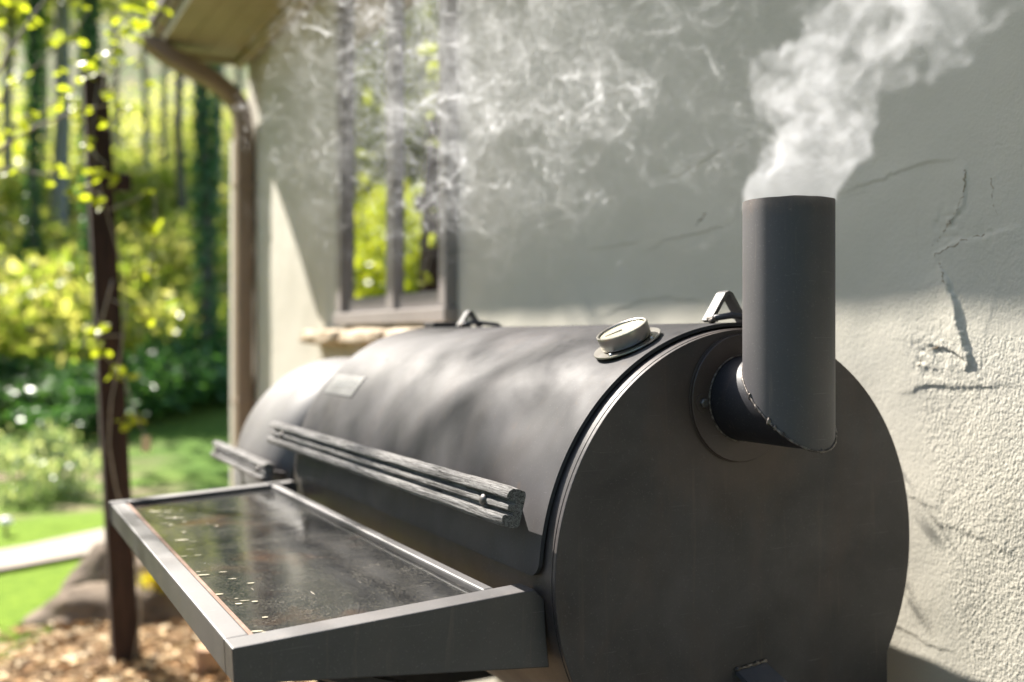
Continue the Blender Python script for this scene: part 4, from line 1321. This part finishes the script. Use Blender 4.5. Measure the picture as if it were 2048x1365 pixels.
def volume_object(name, G, lo, h, mat, label):
    n = np.array(G.shape)
    hi = lo + (n - 1) * h
    me = bpy.data.meshes.new(name)
    ii = np.indices(G.shape).reshape(3, -1).T * h
    me.vertices.add(G.size); me.vertices.foreach_set("co", ii.astype(np.float32).ravel())
    a = me.attributes.new("smoke_density", 'FLOAT', 'POINT'); a.data.foreach_set("value", G.astype(np.float32).ravel())
    o = bpy.data.objects.new(name, me); link(o); o.location = lo
    me.materials.append(mat)
    ng = bpy.data.node_groups.new(name + "_grid", 'GeometryNodeTree')
    ng.interface.new_socket("Geometry", in_out='INPUT', socket_type='NodeSocketGeometry')
    ng.interface.new_socket("Geometry", in_out='OUTPUT', socket_type='NodeSocketGeometry')
    N_ = ng.nodes; L_ = ng.links
    gi = N_.new("NodeGroupInput"); go = N_.new("NodeGroupOutput")
    pos = N_.new("GeometryNodeInputPosition")
    def vm(op, a_, b_):
        x = N_.new("ShaderNodeVectorMath"); x.operation = op
        for s_, v_ in zip(x.inputs, (a_, b_)):
            if hasattr(v_, 'is_output'): L_.new(v_, s_)
            elif v_ is not None: s_.default_value = v_
        return x
    q = vm('DIVIDE', pos.outputs[0], (h, h, h)); q = vm('ADD', q.outputs[0], (.5, .5, .5)); q = vm('FLOOR', q.outputs[0], None)
    d = vm('DOT_PRODUCT', q.outputs[0], (float(n[1] * n[2]), float(n[2]), 1.0))
    f2i = N_.new("FunctionNodeFloatToInt"); f2i.rounding_mode = 'ROUND'; L_.new(d.outputs["Value"], f2i.inputs[0])
    na = N_.new("GeometryNodeInputNamedAttribute"); na.data_type = 'FLOAT'; na.inputs[0].default_value = "smoke_density"
    si = N_.new("GeometryNodeSampleIndex"); si.data_type = 'FLOAT'; si.domain = 'POINT'
    L_.new(gi.outputs[0], si.inputs["Geometry"]); L_.new(na.outputs[0], si.inputs["Value"]); L_.new(f2i.outputs[0], si.inputs["Index"])
    vc = N_.new("GeometryNodeVolumeCube")
    L_.new(si.outputs[0], vc.inputs["Density"])
    vc.inputs["Min"].default_value = (0, 0, 0); vc.inputs["Max"].default_value = tuple(float(c) for c in (hi - lo))
    for k_, s_ in enumerate(("Resolution X", "Resolution Y", "Resolution Z")): vc.inputs[s_].default_value = int(n[k_])
    smn = N_.new("GeometryNodeSetMaterial"); smn.inputs["Material"].default_value = mat
    L_.new(vc.outputs[0], smn.inputs[0]); L_.new(smn.outputs[0], go.inputs[0])
    md = o.modifiers.new("grid", 'NODES'); md.node_group = ng
    return tag(o, label, kind='stuff')

def mat_smoke(name, dens, aniso=.3, col=(.88, .89, .91)):
    m = bpy.data.materials.new(name); m.use_nodes = True; t = m.node_tree
    t.nodes.remove(t.nodes["Principled BSDF"])
    pv_ = t.nodes.new("ShaderNodeVolumePrincipled"); pv_.inputs["Color"].default_value = (*col, 1)
    pv_.inputs["Density"].default_value = dens; pv_.inputs["Anisotropy"].default_value = aniso
    t.links.new(pv_.outputs[0], t.nodes["Material Output"].inputs["Volume"])
    return m

# plume: tracers released over the chimney mouth and carried by a turbulent wind
def plume(n=650000, steps=70, T=1.25):
    r = np.random.default_rng(2)
    age = (r.random(n) ** .9 * T).astype(np.float32)
    ns = 0
    # release from a few nested rings and the whole mouth, so folded sheets appear
    rad = np.where(r.random(n) < .55, PR * (.93 + .03 * r.normal(size=n)), PR * .93 * np.sqrt(r.random(n)))
    a = r.random(n) * 2 * pi
    p = np.stack([AX + rad * np.cos(a), AY + rad * np.sin(a), np.full(n, TOPZ - .012)], 1).astype(np.float32)
    tau = np.zeros(n, np.float32)
    dt = T / steps
    for s in range(steps):
        act = age > s * dt
        h_ = p[:, 2] - TOPZ
        q = p[act]; hh = np.clip(h_[act], 0, None)
        t_now = T - (age[act] - s * dt)            # absolute time of this tracer
        drift = np.array([.068, -.150, .31], np.float32) * (1 + 0 * hh[:, None])
        adv = q - t_now[:, None] * np.array([.06, -.13, .27], np.float32) + 3.0
        k = np.clip(hh * 22, 0.5, 1)[:, None] * (.070 + .075 * np.clip(hh * 2.5, 0, 1))[:, None]
        v1 = vel(adv, .27)
        v2 = vel(adv * 1.0 + .7, .16)
        acc = np.array([.03, -.05, .02], np.float32) * np.clip(hh * 3, 0, 1.5)[:, None]
        p[act] = q + dt * (drift * np.array([1, 1, 1]) * np.clip(hh[:, None] * 9 + np.array([.25, .25, 1.]), .25, 1) + acc + k * v1 + k * .50 * v2)
    return p, age
P_, age = plume()
lo = np.array([.70, .46, TOPZ - .015]); hi = np.array([1.215, 1.06, TOPZ + .44]); hvox = .0027
W = np.full(len(P_), 1.0, np.float32)
G = splat(P_.astype(np.float64), W, lo, hi, hvox, 1)
# keep it out of the pipe's wall and fade at the grid's faces
G *= 1.0 / 3.0
nz = G.shape[2]; fade = np.ones(nz); fade[-14:] = np.linspace(1, 0, 14); G *= fade[None, None, :]
SM1 = mat_smoke("dense_smoke", 6.0, .05)
volume_object("smoke", G, lo, hvox, SM1, "dense white smoke pouring from the chimney")

# thin drifting veil in front of the window and the wall
def veil(n=600000, steps=60):
    r = np.random.default_rng(9)
    nk = 60
    # seeds: small sheets and threads strewn along the cloud
    # where the wisps hang: a main bank right of the window, a smaller one left of it, thin streaks above
    base = np.empty((nk, 3))
    for q_ in range(nk):
        u_ = q_ / nk
        if u_ < .42: a_, b_, d_ = 985 + 115 * r.normal(), 165 + 105 * r.normal(), 1.75
        elif u_ < .60: a_, b_, d_ = 665 + 55 * r.normal(), 120 + 95 * r.normal(), 2.05
        elif u_ < .72: a_, b_, d_ = 860 + 70 * r.normal(), 330 + 40 * r.normal(), 1.85
        elif u_ < .92: a_, b_, d_ = 620 + 850 * r.random(), -60 + 90 * r.random(), 1.8
        else: a_, b_, d_ = 1280 + 110 * r.normal(), 170 + 90 * r.normal(), 1.5
        base[q_] = px_point(a_, b_, d_ + .10 * r.normal())
    # denser towards the lower middle (right of the window)
    k = r.integers(0, nk, n)
    ax1 = r.normal(size=(nk, 3)); ax1 /= np.linalg.norm(ax1, axis=1)[:, None]
    ax2 = np.cross(ax1, r.normal(size=(nk, 3))); ax2 /= np.linalg.norm(ax2, axis=1)[:, None]
    L1 = .05 + .10 * r.random(nk); L2 = np.where(r.random(nk) < .5, .0025, .03 + .07 * r.random(nk))
    p = base[k] + ax1[k] * (L1[k] * (r.random(n) * 2 - 1))[:, None] + ax2[k] * (L2[k] * (r.random(n) * 2 - 1))[:, None]
    p = p.astype(np.float32)
    for s in range(steps):
        p = p + .020 * (.17 * vel(p + 5.0, .36) + .07 * vel(p + 9.0, .17))
    wk = .25 + 1.9 * r.random(nk) ** 2
    return p, wk[k].astype(np.float32)
P2, W2 = veil()
lo2 = np.array([.50, 1.08, H + .10]); hi2 = np.array([1.14, 2.42, H + .80]); hv2 = .0040
G2 = splat(P2.astype(np.float64), W2, lo2, hi2, hv2, 0)
SM2 = mat_smoke("thin_smoke", 1.35, .25)
volume_object("smoke_veil", G2, lo2, hv2, SM2, "thin veil of drifting smoke in front of the window")
